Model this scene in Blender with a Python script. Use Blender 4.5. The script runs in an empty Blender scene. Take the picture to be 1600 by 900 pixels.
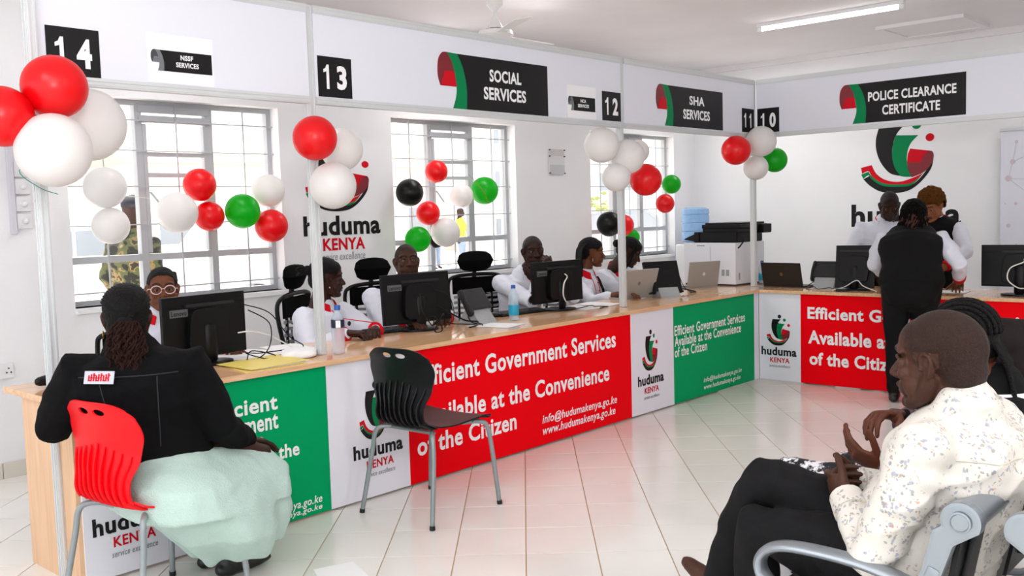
import bpy, bmesh, math, random
from math import sin, cos, pi, radians
from mathutils import Vector, Matrix, noise
from mathutils.bvhtree import BVHTree
SC = bpy.context.scene
COL = SC.collection
V = Vector
random.seed(7)
# ------------------------------------------------------------------ camera, sky, sun, lamps, exposure
cd = bpy.data.cameras.new('camera'); cam = bpy.data.objects.new('camera', cd); COL.objects.link(cam); SC.camera = cam
_r, _u, _f = V((0.66926, -0.74262, -0.02913)), V((0.0784, 0.0316, 0.9964)), V((0.7389, 0.6692, -0.0782))
_f.normalize(); _r = (_r - _f * _r.dot(_f)).normalized(); _u = _r.cross(_f)
cam.matrix_world = Matrix(((_r.x, _u.x, -_f.x, -7.5142), (_r.y, _u.y, -_f.y, -3.9717), (_r.z, _u.z, -_f.z, 1.4514), (0, 0, 0, 1)))
cd.sensor_width = 36; cd.lens = 1501.1 / 1600 * 36; cd.clip_start = .05; cd.clip_end = 300
W = bpy.data.worlds.new('world'); SC.world = W; W.use_nodes = True
bgn = W.node_tree.nodes['Background']
bgn.inputs[0].default_value = (.93, .96, 1, 1); bgn.inputs[1].default_value = 1.5
sd = bpy.data.lights.new('sun', 'SUN'); sd.energy = 9; sd.angle = .02; sd.color = (1, .95, .88)
sun = bpy.data.objects.new('sun', sd); COL.objects.link(sun); sun.rotation_euler = (radians(-24), radians(14), 0)
def area(name, loc, size, power, rot=(0, 0, 0), col=(1, 1, 1)):
    d = bpy.data.lights.new(name, 'AREA'); d.shape = 'RECTANGLE'; d.size, d.size_y = size; d.energy = power; d.color = col
    o = bpy.data.objects.new(name, d); COL.objects.link(o); o.location = loc; o.rotation_euler = rot
    return o
for k, (x, y, pw_) in enumerate(((-4.4, 1.0, 8), (-1.9, 1.2, 12), (1.2, .7, 12), (1.3, -2.2, 6), (-7.4, -1.6, 17), (-4.4, -5.8, 52), (-1.0, -5.6, 8), (-9.2, -2.5, 5))):
    area('fill_light', (x, y, 2.93), (.12, 1.2), pw_, (0, 0, 0), (1, .995, .99))  # unseen area lights, added under the ceiling to brighten walls and people
area('bounced_flash', (-7.7, -4.3, 2.0), (.5, .5), 110, (radians(180 - 24), 0, radians(-48)), (1, .99, .985))
SC.view_settings.view_transform = 'Standard'; SC.view_settings.look = 'None'
SC.view_settings.exposure = .41; SC.view_settings.gamma = 1; SC.view_settings.use_curve_mapping = False
# ------------------------------------------------------------------ materials
def lin(h):
    h = h.lstrip('#'); o = []
    for i in (0, 2, 4):
        c = int(h[i:i+2], 16) / 255; o.append(c / 12.92 if c <= .04045 else ((c + .055) / 1.055) ** 2.4)
    return (*o, 1)
MATS = {}
def mat(name, col, rough=.5, metal=0, bump=0, bscale=60, vary=0, vscale=8, spec=.5, trans=0, coat=0, sheen=0):
    if name in MATS: return MATS[name]
    m = bpy.data.materials.new(name); m.use_nodes = True; nt = m.node_tree; N = nt.nodes; L = nt.links
    b = N['Principled BSDF']; c = lin(col) if isinstance(col, str) else col
    b.inputs['Base Color'].default_value = c; b.inputs['Roughness'].default_value = rough; b.inputs['Metallic'].default_value = metal
    b.inputs['Specular IOR Level'].default_value = spec; b.inputs['Coat Weight'].default_value = coat
    if trans: b.inputs['Transmission Weight'].default_value = trans
    if sheen: b.inputs['Sheen Weight'].default_value = sheen
    tc = N.new('ShaderNodeTexCoord')
    if vary:
        t = N.new('ShaderNodeTexNoise'); t.inputs['Scale'].default_value = vscale; t.inputs['Detail'].default_value = 5
        L.new(tc.outputs['Object'], t.inputs['Vector'])
        r = N.new('ShaderNodeMapRange'); r.inputs['From Min'].default_value = .3; r.inputs['From Max'].default_value = .7
        r.inputs['To Min'].default_value = 1 - vary; r.inputs['To Max'].default_value = 1 + vary * .5
        L.new(t.outputs['Fac'], r.inputs['Value'])
        h = N.new('ShaderNodeVectorMath'); h.operation = 'SCALE'; h.inputs[0].default_value = c[:3]
        L.new(r.outputs[0], h.inputs['Scale']); L.new(h.outputs[0], b.inputs['Base Color'])
    if bump:
        t = N.new('ShaderNodeTexNoise'); t.inputs['Scale'].default_value = bscale; t.inputs['Detail'].default_value = 3
        L.new(tc.outputs['Object'], t.inputs['Vector'])
        bp = N.new('ShaderNodeBump'); bp.inputs['Strength'].default_value = bump; bp.inputs['Distance'].default_value = .01
        L.new(t.outputs['Fac'], bp.inputs['Height']); L.new(bp.outputs[0], b.inputs['Normal'])
    MATS[name] = m
    return m
wall_m = mat('wall_paint', '#ececee', .75, bump=.12, bscale=90, vary=.03, vscale=2)
ceil_m = mat('ceiling_paint', '#ebe7e9', .85, vary=.05, vscale=1.2, bump=.05, bscale=8)
tile_m = mat('glazed_tile', '#f0eee8', .16, vary=.06, vscale=1.5, spec=.6)
grout_m = mat('grout', '#bf9f7c', .8)
bb_m = mat('skirting_tile', '#dcd6ca', .3)
fascia_m = mat('fascia_board', '#e4e6ef', .45)
alu_m = mat('aluminium', '#d4d7d8', .4, .15)
steel_paint = mat('grey_window_paint', '#b4b7bb', .5)
white_b = mat('white_banner', '#e8e8f0', .4)
red_b = mat('red_banner', '#f20010', .5, spec=.06)
green_b = mat('green_banner', '#009e60', .5, spec=.06)
print_w = mat('white_print', '#f4f4f6', .5)
print_k = mat('black_print', '#0c0b0d', .45, spec=.3)
print_r = mat('red_print', '#cc0820', .5, spec=.15)
print_dr = mat('dark_red_print', '#7c1420', .45)
print_g = mat('green_print', '#00804a', .5, spec=.15)
print_gy = mat('grey_print', '#8a8c90', .5)
def wood():
    m = mat('beech_laminate', '#d9a878', .09, spec=.55); nt = m.node_tree; N = nt.nodes; L = nt.links; b = N['Principled BSDF']
    tc = N.new('ShaderNodeTexCoord'); mp = N.new('ShaderNodeMapping'); mp.inputs['Scale'].default_value = (1.5, 22, 22)
    t = N.new('ShaderNodeTexNoise'); t.inputs['Scale'].default_value = 3; t.inputs['Detail'].default_value = 6
    r = N.new('ShaderNodeValToRGB'); r.color_ramp.elements[0].position = .35; r.color_ramp.elements[1].position = .7
    r.color_ramp.elements[0].color = lin('#dcab7e'); r.color_ramp.elements[1].color = lin('#ebc298')
    L.new(tc.outputs['Object'], mp.inputs[0]); L.new(mp.outputs[0], t.inputs['Vector']); L.new(t.outputs['Fac'], r.inputs[0]); L.new(r.outputs[0], b.inputs['Base Color'])
    return m
wood_m = wood()
def wood_v():
    m = mat('beech_side', '#e3bd96', .4); nt = m.node_tree; N = nt.nodes; L = nt.links; b = N['Principled BSDF']
    tc = N.new('ShaderNodeTexCoord'); mp = N.new('ShaderNodeMapping'); mp.inputs['Scale'].default_value = (22, 22, 1.2)
    t = N.new('ShaderNodeTexNoise'); t.inputs['Scale'].default_value = 3; t.inputs['Detail'].default_value = 6
    r = N.new('ShaderNodeValToRGB'); r.color_ramp.elements[0].position = .35; r.color_ramp.elements[1].position = .7
    r.color_ramp.elements[0].color = lin('#dbb089'); r.color_ramp.elements[1].color = lin('#e6c19c')
    L.new(tc.outputs['Object'], mp.inputs[0]); L.new(mp.outputs[0], t.inputs['Vector']); L.new(t.outputs['Fac'], r.inputs[0]); L.new(r.outputs[0], b.inputs['Base Color'])
    return m
wood_side = wood_v()
def glass_mat():
    m = bpy.data.materials.new('window_glass'); m.use_nodes = True; nt = m.node_tree; N = nt.nodes; L = nt.links
    N.remove(N['Principled BSDF']); o = N['Material Output']
    a = N.new('ShaderNodeBsdfTransparent'); g = N.new('ShaderNodeBsdfGlossy'); g.inputs['Roughness'].default_value = .02
    f = N.new('ShaderNodeMath'); f.operation = 'MULTIPLY'; f.inputs[1].default_value = .22; lw = N.new('ShaderNodeLayerWeight'); lw.inputs[0].default_value = .35; L.new(lw.outputs['Facing'], f.inputs[0]); x = N.new('ShaderNodeMixShader')
    L.new(f.outputs[0], x.inputs[0]); L.new(a.outputs[0], x.inputs[1]); L.new(g.outputs[0], x.inputs[2]); L.new(x.outputs[0], o.inputs[0])
    return m
glass_m = glass_mat()
def clear_mat(name, col, alpha=.35):
    m = bpy.data.materials.new(name); m.use_nodes = True; nt = m.node_tree; N = nt.nodes; L = nt.links
    b = N['Principled BSDF']; b.inputs['Base Color'].default_value = lin(col); b.inputs['Roughness'].default_value = .06
    b.inputs['Alpha'].default_value = alpha
    tc = N.new('ShaderNodeTexCoord'); t = N.new('ShaderNodeTexNoise'); t.inputs['Scale'].default_value = 40
    bp = N.new('ShaderNodeBump'); bp.inputs['Strength'].default_value = .6; bp.inputs['Distance'].default_value = .01
    L.new(tc.outputs['Object'], t.inputs['Vector']); L.new(t.outputs['Fac'], bp.inputs['Height']); L.new(bp.outputs[0], b.inputs['Normal'])
    return m
pet_m = clear_mat('clear_plastic', '#cfe4f2', .38); jug_m = clear_mat('blue_plastic', '#8db9e6', .8)
def balloon_mat(name, col, tl=.35):
    m = bpy.data.materials.new(name); m.use_nodes = True; nt = m.node_tree; N = nt.nodes; L = nt.links
    b = N['Principled BSDF']; b.inputs['Base Color'].default_value = lin(col); b.inputs['Roughness'].default_value = .32
    t = N.new('ShaderNodeBsdfTranslucent'); t.inputs[0].default_value = lin('#38e030' if name == 'green_latex' else col); x = N.new('ShaderNodeMixShader'); x.inputs[0].default_value = tl
    L.new(b.outputs[0], x.inputs[1]); L.new(t.outputs[0], x.inputs[2]); L.new(x.outputs[0], N['Material Output'].inputs[0])
    return m
BAL = dict(red=balloon_mat('red_latex', '#f00412', .3), white=balloon_mat('white_latex', '#f2f0ee', .3), green=balloon_mat('green_latex', '#0a9a20', .5), black=mat('black_latex', '#030303', .35, spec=.25))
blk = mat('black_plastic', '#060607', .4, spec=.25); blk_gl = mat('black_gloss', '#050506', .15); dgrey = mat('dark_grey_plastic', '#232426', .45, spec=.3)
silver_pl = mat('silver_plastic', '#b8babc', .35, .3); white_pl = mat('white_plastic', '#e6e6e8', .4); grey_leg = mat('grey_metal', '#8d9597', .35, .3)
red_pl = mat('red_chair_plastic', '#e20412', .4, spec=.25); blk_pl = mat('black_chair_plastic', '#08070a', .42, spec=.35); paper_m = mat('paper', '#f0f0f0', .6)
yel_m = mat('yellow_card', '#e8d36a', .5); red_cl = mat('red_cloth', '#c00c22', .8); cab_w = mat('white_cable', '#e4e2da', .4)
bench_s = mat('bench_silver', '#959da3', .36, .75); blk_fab = mat('black_mesh_fabric', '#050506', .95, spec=.1)
# ------------------------------------------------------------------ mesh helpers
class MB:
    def __init__(s): s.v = []; s.f = []; s.m = []; s.mats = []
    def slot(s, m):
        if m not in s.mats: s.mats.append(m)
        return s.mats.index(m)
    def add(s, vs, fs, m=0):
        n = len(s.v); s.v += [V(a) for a in vs]; s.f += [tuple(i + n for i in f) for f in fs]; s.m += [m] * len(fs)
    def box(s, a, b, m=0, rot=None, piv=None):
        (x0, y0, z0), (x1, y1, z1) = a, b
        vs = [V(p) for p in ((x0,y0,z0),(x1,y0,z0),(x1,y1,z0),(x0,y1,z0),(x0,y0,z1),(x1,y0,z1),(x1,y1,z1),(x0,y1,z1))]
        if rot is not None:
            pv = V(piv) if piv is not None else sum(vs, V()) / 8
            vs = [pv + rot @ (q - pv) for q in vs]
        s.add(vs, [(0,3,2,1),(4,5,6,7),(0,1,5,4),(1,2,6,5),(2,3,7,6),(3,0,4,7)], m)
    def chain(s, pts, rad, seg=12, m=0, side=None, caps=True, close=False):
        """swept tube through pts; rad = radius or (ra, rb) with ra along side"""
        pts = [V(p) for p in pts]; n = len(pts)
        if not isinstance(rad, (list,)): rad = [rad] * n
        rad = [(r, r) if not isinstance(r, tuple) else r for r in rad]
        rings = []; prev = None
        for i, p in enumerate(pts):
            if close: t = pts[(i + 1) % n] - pts[i - 1]
            else: t = (pts[min(i + 1, n - 1)] - pts[max(i - 1, 0)])
            t = t.normalized() if t.length > 1e-9 else V((0, 0, 1))
            if side is not None: a = V(side)
            elif prev is not None: a = prev
            else: a = V((1, 0, 0)) if abs(t.x) < .8 else V((0, 1, 0))
            a = (a - t * a.dot(t)); a = a.normalized() if a.length > 1e-6 else V((0, 1, 0)).cross(t).normalized()
            prev = a; b = t.cross(a)
            rings.append((p, t, a, b, rad[i]))
        full = []
        if caps and not close:
            p, t, a, b, r = rings[0]; k = min(r)
            full += [(p - t * k * .95, t, a, b, (r[0] * .32, r[1] * .32)), (p - t * k * .68, t, a, b, (r[0] * .74, r[1] * .74))]
        full += rings
        if caps and not close:
            p, t, a, b, r = rings[-1]; k = min(r)
            full += [(p + t * k * .68, t, a, b, (r[0] * .74, r[1] * .74)), (p + t * k * .95, t, a, b, (r[0] * .32, r[1] * .32))]
        vs = []
        for p, t, a, b, r in full:
            for j in range(seg):
                w = 2 * pi * j / seg; vs.append(p + a * (cos(w) * r[0]) + b * (sin(w) * r[1]))
        fs = []
        R = len(full)
        for i in range(R if close else R - 1):
            for j in range(seg):
                k = (j + 1) % seg; i2 = (i + 1) % R
                fs.append((i * seg + j, i * seg + k, i2 * seg + k, i2 * seg + j))
        if not close: fs += [tuple(range(seg))[::-1], tuple((R - 1) * seg + j for j in range(seg))]
        s.add(vs, fs, m)
    def ell(s, c, r, rot=None, seg=16, rings=10, m=0):
        vs = [V((0, 0, -1))]
        for i in range(1, rings):
            ph = -pi / 2 + pi * i / rings
            for j in range(seg):
                w = 2 * pi * j / seg; vs.append(V((cos(ph) * cos(w), cos(ph) * sin(w), sin(ph))))
        vs.append(V((0, 0, 1))); out = []
        for q in vs:
            q = V((q.x * r[0], q.y * r[1], q.z * r[2]))
            if rot is not None: q = rot @ q
            out.append(q + V(c))
        fs = [(0, 1 + (j + 1) % seg, 1 + j) for j in range(seg)]
        for i in range(rings - 2):
            for j in range(seg):
                k = (j + 1) % seg; fs.append((1 + i * seg + j, 1 + i * seg + k, 1 + (i + 1) * seg + k, 1 + (i + 1) * seg + j))
        L = len(vs) - 1; o = 1 + (rings - 2) * seg
        fs += [(o + j, o + (j + 1) % seg, L) for j in range(seg)]
        s.add(out, fs, m)
    def lathe(s, prof, c=(0, 0, 0), seg=20, m=0):
        vs = []; fs = []; c = V(c)
        for r, z in prof:
            for j in range(seg): w = 2 * pi * j / seg; vs.append(c + V((r * cos(w), r * sin(w), z)))
        for i in range(len(prof) - 1):
            for j in range(seg): k = (j + 1) % seg; fs.append((i * seg + j, i * seg + k, (i + 1) * seg + k, (i + 1) * seg + j))
        fs += [tuple(range(seg))[::-1], tuple((len(prof) - 1) * seg + j for j in range(seg))]
        s.add(vs, fs, m)
    def prism(s, poly, O, A, B, T, m=0):
        """extrude 2-D polygon (a,b) at O + a*A + b*B by vector T"""
        O, A, B, T = V(O), V(A), V(B), V(T); n = len(poly)
        vs = [O + A * a + B * b for a, b in poly]; vs += [q + T for q in vs]
        s.add(vs, [tuple(range(n))[::-1], tuple(range(n, 2 * n))] + [(i, (i + 1) % n, n + (i + 1) % n, n + i) for i in range(n)], m)
    def mesh(s, name='m'):
        me = bpy.data.meshes.new(name); me.from_pydata([tuple(q) for q in s.v], [], s.f)
        for m in s.mats: me.materials.append(m)
        if any(s.m): me.polygons.foreach_set('material_index', s.m)
        me.update(); return me
def fixn(me):
    bm = bmesh.new(); bm.from_mesh(me); bmesh.ops.recalc_face_normals(bm, faces=bm.faces); bm.to_mesh(me); bm.free()
def smooth(me, ang=None):
    me.polygons.foreach_set('use_smooth', [True] * len(me.polygons))
    if ang is not None:
        try: me.set_sharp_from_angle(angle=radians(ang))
        except Exception: pass
def link(name, me, m=None, parent=None, sm=None, fix=True):
    if fix: fixn(me)
    if m is not None and not me.materials: me.materials.append(m)
    if sm is not None: smooth(me, sm)
    o = bpy.data.objects.new(name, me); COL.objects.link(o)
    if parent is not None:
        o.parent = parent
    return o
def obj(name, mb, m=None, parent=None, sm=35, bevel=0, fix=True):
    """parts are modelled in the parent's own frame"""
    if bevel: me = bev(mb.mesh(name), bevel)
    else: me = mb.mesh(name)
    return link(name, me, m, parent, sm, fix)
def bev(me, w):
    bm = bmesh.new(); bm.from_mesh(me); bmesh.ops.recalc_face_normals(bm, faces=bm.faces)
    bmesh.ops.bevel(bm, geom=[e for e in bm.edges if len(e.link_faces) == 2 and e.calc_face_angle(0) > .5], offset=w, segments=2, profile=.7, affect='EDGES', clamp_overlap=True)
    bm.to_mesh(me); bm.free(); return me
def tag(o, label=None, cat=None, group=None, kind=None):
    if label: o['label'] = label
    if cat: o['category'] = cat
    if group: o['group'] = group
    if kind: o['kind'] = kind
    return o
def thing(name, label, cat, loc=(0, 0, 0), rz=0, group=None):
    o = bpy.data.objects.new(name, None); COL.objects.link(o); o.empty_display_size = .1
    o.location = loc; o.rotation_euler = (0, 0, rz); return tag(o, label, cat, group)
def dup(root, loc=None, rz=None, label=None, group=None, parent=None):
    r = root.copy(); COL.objects.link(r)
    if parent is not None: r.parent = parent
    if loc is not None: r.location = loc
    if rz is not None: r.rotation_euler = (0, 0, rz)
    if label: r['label'] = label
    if group: r['group'] = group
    for ch in list(root.children): dup(ch, parent=r)
    return r
def evalmods(me, mods):
    o = bpy.data.objects.new('t', me); COL.objects.link(o)
    for ty, kw in mods:
        md = o.modifiers.new('x', ty)
        for k, v in kw.items(): setattr(md, k, v)
    dg = bpy.context.evaluated_depsgraph_get(); dg.update()
    out = bpy.data.meshes.new_from_object(o.evaluated_get(dg)); bpy.data.objects.remove(o); bpy.data.meshes.remove(me)
    return out
def fuse(mb, vox, it=6, fac=.5):
    return evalmods(mb.mesh('f'), [('REMESH', dict(mode='VOXEL', voxel_size=vox, use_smooth_shade=True)), ('SMOOTH', dict(factor=fac, iterations=it))])
def join(mes):
    out = MB(); 
    for me in mes:
        n = len(out.v); out.v += [v.co.copy() for v in me.vertices]; out.f += [tuple(i + n for i in p.vertices) for p in me.polygons]
        ix = [out.slot(m) for m in me.materials] or [0]
        out.m += [ix[min(p.material_index, len(ix) - 1)] for p in me.polygons]
    return out
def bez(p0, p1, p2, p3, n=10):
    p0, p1, p2, p3 = map(V, (p0, p1, p2, p3)); o = []
    for i in range(n + 1):
        t = i / n; o.append(p0 * (1 - t) ** 3 + p1 * 3 * t * (1 - t) ** 2 + p2 * 3 * t * t * (1 - t) + p3 * t ** 3)
    return o
def cat(pts, n=6, close=False):
    pts = [V(p) for p in pts]; o = []; N = len(pts)
    for i in range(N if close else N - 1):
        g = (lambda k: pts[k % N]) if close else (lambda k: pts[max(0, min(N - 1, k))])
        a, b, c, d = g(i - 1), g(i), g(i + 1), g(i + 2)
        for j in range(n):
            t = j / n; o.append(.5 * ((2 * b) + (c - a) * t + (2 * a - 5 * b + 4 * c - d) * t * t + (3 * b - a - 3 * c + d) * t ** 3))
    if not close: o.append(pts[-1])
    return o
def cat2(p, n=6): return [(q.x, q.y) for q in cat([(a, b, 0) for a, b in p], n)]
# flat print: a frame is (origin, right, up, normal)
LONG = (V((0, -.157, 0)), V((1, 0, 0)), V((0, 0, 1)), V((0, -1, 0)))
SHORT = (V((-.257, 0, 0)), V((0, -1, 0)), V((0, 0, 1)), V((-1, 0, 0)))
FAL = (V((0, -.006, 0)), V((1, 0, 0)), V((0, 0, 1)), V((0, -1, 0)))
FAS = (V((-.006, 0, 0)), V((0, -1, 0)), V((0, 0, 1)), V((-1, 0, 0)))
WIN = (V((0, 1.911, 0)), V((1, 0, 0)), V((0, 0, 1)), V((0, -1, 0)))
RGT = (V((2.167, 0, 0)), V((0, -1, 0)), V((0, 0, 1)), V((-1, 0, 0)))
def flat(name, polys, frame, m, parent, off=.001, th=.0012):
    O, A, B, Nn = frame; mb = MB()
    for poly in polys: mb.prism(poly, O + Nn * off, A, B, Nn * th)
    return obj(name, mb, m, parent, sm=None)
def text_mesh(s, offset=0, spacing=1.0, shear=0, align='LEFT', line=1.0):
    c = bpy.data.curves.new('t', 'FONT'); c.body = s; c.offset = offset; c.space_character = spacing; c.shear = shear; c.resolution_u = 3
    c.extrude = .004; c.align_x = align; c.space_line = line; c.fill_mode = 'BOTH'
    o = bpy.data.objects.new('t', c); COL.objects.link(o); dg = bpy.context.evaluated_depsgraph_get(); dg.update()
    me = bpy.data.meshes.new_from_object(o.evaluated_get(dg)); bpy.data.objects.remove(o); return me
def text(s, frame, box, m, parent, bold=.02, off=.0025, name='lettering', spacing=1.06, shear=0, slant=0):
    """box = (x0, z0, x1, z1) that the inked letters fill on the frame"""
    me = text_mesh(s, bold, spacing, shear); O, A, B, Nn = frame
    xs = [v.co.x for v in me.vertices]; ys = [v.co.y for v in me.vertices]
    a0, a1, b0, b1 = min(xs), max(xs), min(ys), max(ys); x0, z0, x1, z1 = box
    for v in me.vertices:
        u = x0 + (v.co.x - a0) / (a1 - a0) * (x1 - x0); w = z0 + (v.co.y - b0) / (b1 - b0) * (z1 - z0)
        v.co = O + A * u + B * w + Nn * (off + v.co.z * .1)
    return link(name, me, m, parent, None, fix=False)
# service emblem: open hand of three leaves in a striped bowl, three dots
def emblem(frame, ox, oz, s, parent, dots=True, k=1.0):
    """(ox, oz): left/bottom; s: height; drawn on a 330 x 330 field (top of leaves) plus dots above"""
    def T(pts): return [(ox + (x - 555) / 328 * s * k, oz + (738 - y) / 328 * s) for x, y in pts]
    bl = cat2([(757, 408), (735, 428), (716, 456), (702, 500), (699, 560), (712, 615), (736, 655)]) + cat2([(736, 655), (690, 640), (650, 590), (628, 530), (625, 470), (640, 408)])
    flat('black_leaf', [T(bl)], frame, print_k, parent)
    gl = [(716, 456), (815, 463)] + cat2([(815, 463), (782, 500), (766, 550), (768, 610), (785, 662)]) + cat2([(785, 662), (736, 655), (712, 615), (699, 560), (702, 500)])
    flat('green_leaf', [T(gl)], frame, print_g, parent)
    flat('red_leaf', [T([(780, 525), (872, 542), (845, 556), (825, 595), (766, 590), (770, 550)])], frame, print_r, parent)
    flat('dark_red_leaf', [T([(766, 590), (825, 595)] + cat2([(825, 595), (845, 556), (872, 542), (883, 565), (872, 605), (840, 642), (790, 664)]) + [(785, 662), (770, 625)])], frame, print_dr, parent)
    top = [(555, 606), (605, 595)] + cat2([(605, 595), (628, 640), (670, 672), (730, 684), (790, 668), (838, 646)])
    r2 = cat2([(838, 646), (790, 690), (730, 697), (660, 688), (610, 655), (590, 625), (560, 636)])
    flat('red_band', [T(top + r2)], frame, print_r, parent)
    g2 = [(556, 640), (590, 627)] + cat2([(590, 627), (610, 655), (660, 688), (730, 697), (790, 690), (838, 646)]) + cat2([(838, 646), (790, 700), (730, 708), (655, 700), (605, 665), (590, 645), (566, 662)])
    flat('green_band', [T(g2)], frame, print_g, parent, off=.0008)
    b2 = [(566, 664), (595, 648)] + cat2([(595, 648), (612, 668), (655, 700), (730, 708), (790, 700), (838, 652), (868, 600), (883, 565)]) + cat2([(883, 565), (872, 625), (830, 685), (780, 725), (720, 738), (650, 730), (600, 700), (566, 664)])
    flat('black_band', [T(b2)], frame, print_k, parent, off=.0006)
    if dots:
        for nm, x, y, r, m in (('black_dot', 738, 372, 24, print_k), ('green_dot', 808, 413, 20, print_g), ('red_dot', 866, 477, 19, print_r)):
            flat(nm, [T([(x + r * cos(w), y + r * sin(w)) for w in [2 * pi * i / 20 for i in range(20)]])], frame, m, parent)
def ribbon_sign(name, label, frame, x0, z0, w, h, lines, grey=False, curl=.24):
    """black service sign whose left end curls over in red and green; drawn in real size"""
    o = thing(name, label, 'sign')
    sx = curl / 140 * 1.0; H = 253.0
    def T(pts): return [(x0 + (x - 838) * sx, z0 + (508 - y) / H * h) for x, y in pts]
    gr, rd, rd2 = (print_g, print_dr, print_r) if not grey else (mat('mid_grey_print', '#6f7378', .5), mat('dark_grey_print', '#3d4044', .5), mat('mid_grey_print', '#6f7378', .5))
    redge = cat2([(935, 257), (962, 320), (978, 410), (975, 508)])
    ledge = cat2([(885, 255), (912, 310), (927, 400), (925, 450), (908, 508)])
    flat('black_board', [T(redge) + [(x0 + w, z0), (x0 + w, z0 + h)]], frame, print_k, o)
    flat('green_ribbon', [T(redge + ledge[::-1])], frame, gr, o)
    flat('ribbon_curl', [T(cat2([(885, 255), (912, 310), (927, 408)]) + cat2([(850, 408), (839, 360), (843, 295), (862, 260), (885, 255)]))], frame, rd, o)
    flat('ribbon_curl_inside', [T([(872, 340), (919, 340), (927, 408), (852, 408)])], frame, rd2, o, off=.0025)
    for s, bx in lines: text(s, frame, bx, print_w, o, bold=.03)
    return o
def number_sign(n, frame, x0, x1, z0, z1, label, wx=None):
    o = thing('number_sign', label, 'sign', group='black counter number signs')
    flat('black_plate', [[(x0, z0), (x1, z0), (x1, z1), (x0, z1)]], frame, print_k, o)
    w, h = x1 - x0, z1 - z0
    for i, ch in enumerate(n):
        cw = .29 * w if ch != '1' else .13 * w
        cx = x0 + w * (.27 if i == 0 else .7)
        if ch == '1':
            zb, zt = z0 + .2 * h, z0 + .8 * h; a = cx + .05 * w
            flat('numeral', [[(a - .075 * w, zb), (a, zb), (a, zt), (a - .06 * w, zt), (a - .10 * w, zt - .09 * h), (a - .16 * w, zt - .12 * h), (a - .16 * w, zt - .20 * h), (a - .075 * w, zt - .17 * h)]], frame, print_w, o, off=.0025)
        else: text(ch, frame, (cx - cw / 2, z0 + .2 * h, cx + cw / 2, z0 + .8 * h), print_w, o, bold=.04, name='numeral')
    return o
# ------------------------------------------------------------------ setting
def st(name, mb, m, bevel=0, parent=None):
    o = obj(name, mb, m, parent, sm=None, bevel=bevel)
    if parent is None: o['kind'] = 'structure'
    return o
X0, X1, Y0, YW, ZC = -10.5, 2.167, -7.5, 1.911, 3.0
b = MB(); b.box((X0, Y0, -.12), (X1 + .2, YW + .22, -.004)); floor_o = st('floor', b, grout_m)
b = MB(); b.box((X0, Y0, ZC), (X1 + .2, YW + .22, ZC + .12)); ceil_o = st('ceiling', b, ceil_m)
b = MB(); b.box((1.17, -1.28, ZC - .02), (1.78, -.64, ZC + .005)); h = st('ceiling_hatch', b, ceil_m, .004, parent=ceil_o)
b = MB()
for a, c in (((1.12, -1.33), (1.17, -.59)), ((1.78, -1.33), (1.83, -.59)), ((1.17, -1.33), (1.78, -1.28)), ((1.17, -.64), (1.78, -.59))): b.box((*a, ZC - .03), (*c, ZC + .004))
st('hatch_frame', b, ceil_m, parent=ceil_o)
b = MB(); b.box((X1, Y0, -.004), (X1 + .2, YW + .22, ZC)); wr = st('wall_right', b, wall_m)
b = MB(); b.box((X1 - .05, Y0, ZC - .06), (X1, YW, ZC)); st('trim_1', b, ceil_m)
b = MB(); b.box((X0, YW - .05, ZC - .06), (X1 - .05, YW, ZC)); st('trim_2', b, ceil_m)
b = MB(); b.box((X0, Y0 - .2, -.004), (X1 + .2, Y0, ZC)); st('light_block_wall', b, wall_m)  # unseen wall, added to block sky light from behind the camera
WINS = [(-4.98, -3.46), (-2.40, -.92), (.20, 1.735)]; ZS, ZT = .945, 2.245
b = MB(); xs = [X0] + [q for w in WINS for q in w] + [X1]
for i in range(0, len(xs), 2): b.box((xs[i], YW, -.004), (xs[i + 1], YW + .2, ZC))
for a, c in WINS: b.box((a, YW, -.004), (c, YW + .2, ZS)); b.box((a, YW, ZT), (c, YW + .2, ZC))
ww = st('wall_back', b, wall_m)
# floor tiles: shared mesh, laid on the diagonal
A0 = radians(41.4); tu, tn = V((cos(A0), sin(A0))), V((-sin(A0), cos(A0))); PU, PN = .336, .3035
bt = MB(); g = .0024; bt.box((-PU / 2 + g, -PN / 2 + g, -.008), (PU / 2 - g, PN / 2 - g, 0)); tme = bev(bt.mesh('tile'), .0012); tme.materials.append(tile_m)
cells = []
for i in range(-50, 40):
    for j in range(-30, 60):
        u, n = -3.93 + PU * (i + .5), 1.106 + PN * (j + .5); c = tu * u + tn * n
        if X0 < c.x < X1 and Y0 < c.y < YW: cells.append((c.x, c.y))
def view_xy(x, y, z=0):
    d = V((x, y, z)) - V((-7.5142, -3.9717, 1.4514)); w = d.dot(_f)
    return (800 + 1501 * d.dot(_r) / w, 450 - 1501 * d.dot(_u) / w, w) if w > .1 else (-999, -999, w)
def seen(c):
    x, y, w = view_xy(*c)
    return -60 < x < 1660 and 560 < y < 1010 and (c[1] < -.1 or c[0] < -5.75) and not (c[0] > -.2 and c[1] < 0)
near = sorted([c for c in cells if seen(c)], key=lambda c: view_xy(*c)[2])[:290]; ns = set(near)
for x, y in near:
    o = bpy.data.objects.new('tile', tme); COL.objects.link(o); o.parent = floor_o; o.location = (x, y, random.uniform(-.0006, .0003)); o.rotation_euler = (0, 0, A0)
b = MB(); R = Matrix.Rotation(A0, 3, 'Z')
for c in cells:
    if c in ns: continue
    b.box((c[0] - PU / 2 + g, c[1] - PN / 2 + g, -.008), (c[0] + PU / 2 - g, c[1] + PN / 2 - g, 0), rot=R)
o = st('tile_field', b, tile_m, parent=floor_o); o['kind'] = 'stuff'
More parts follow.
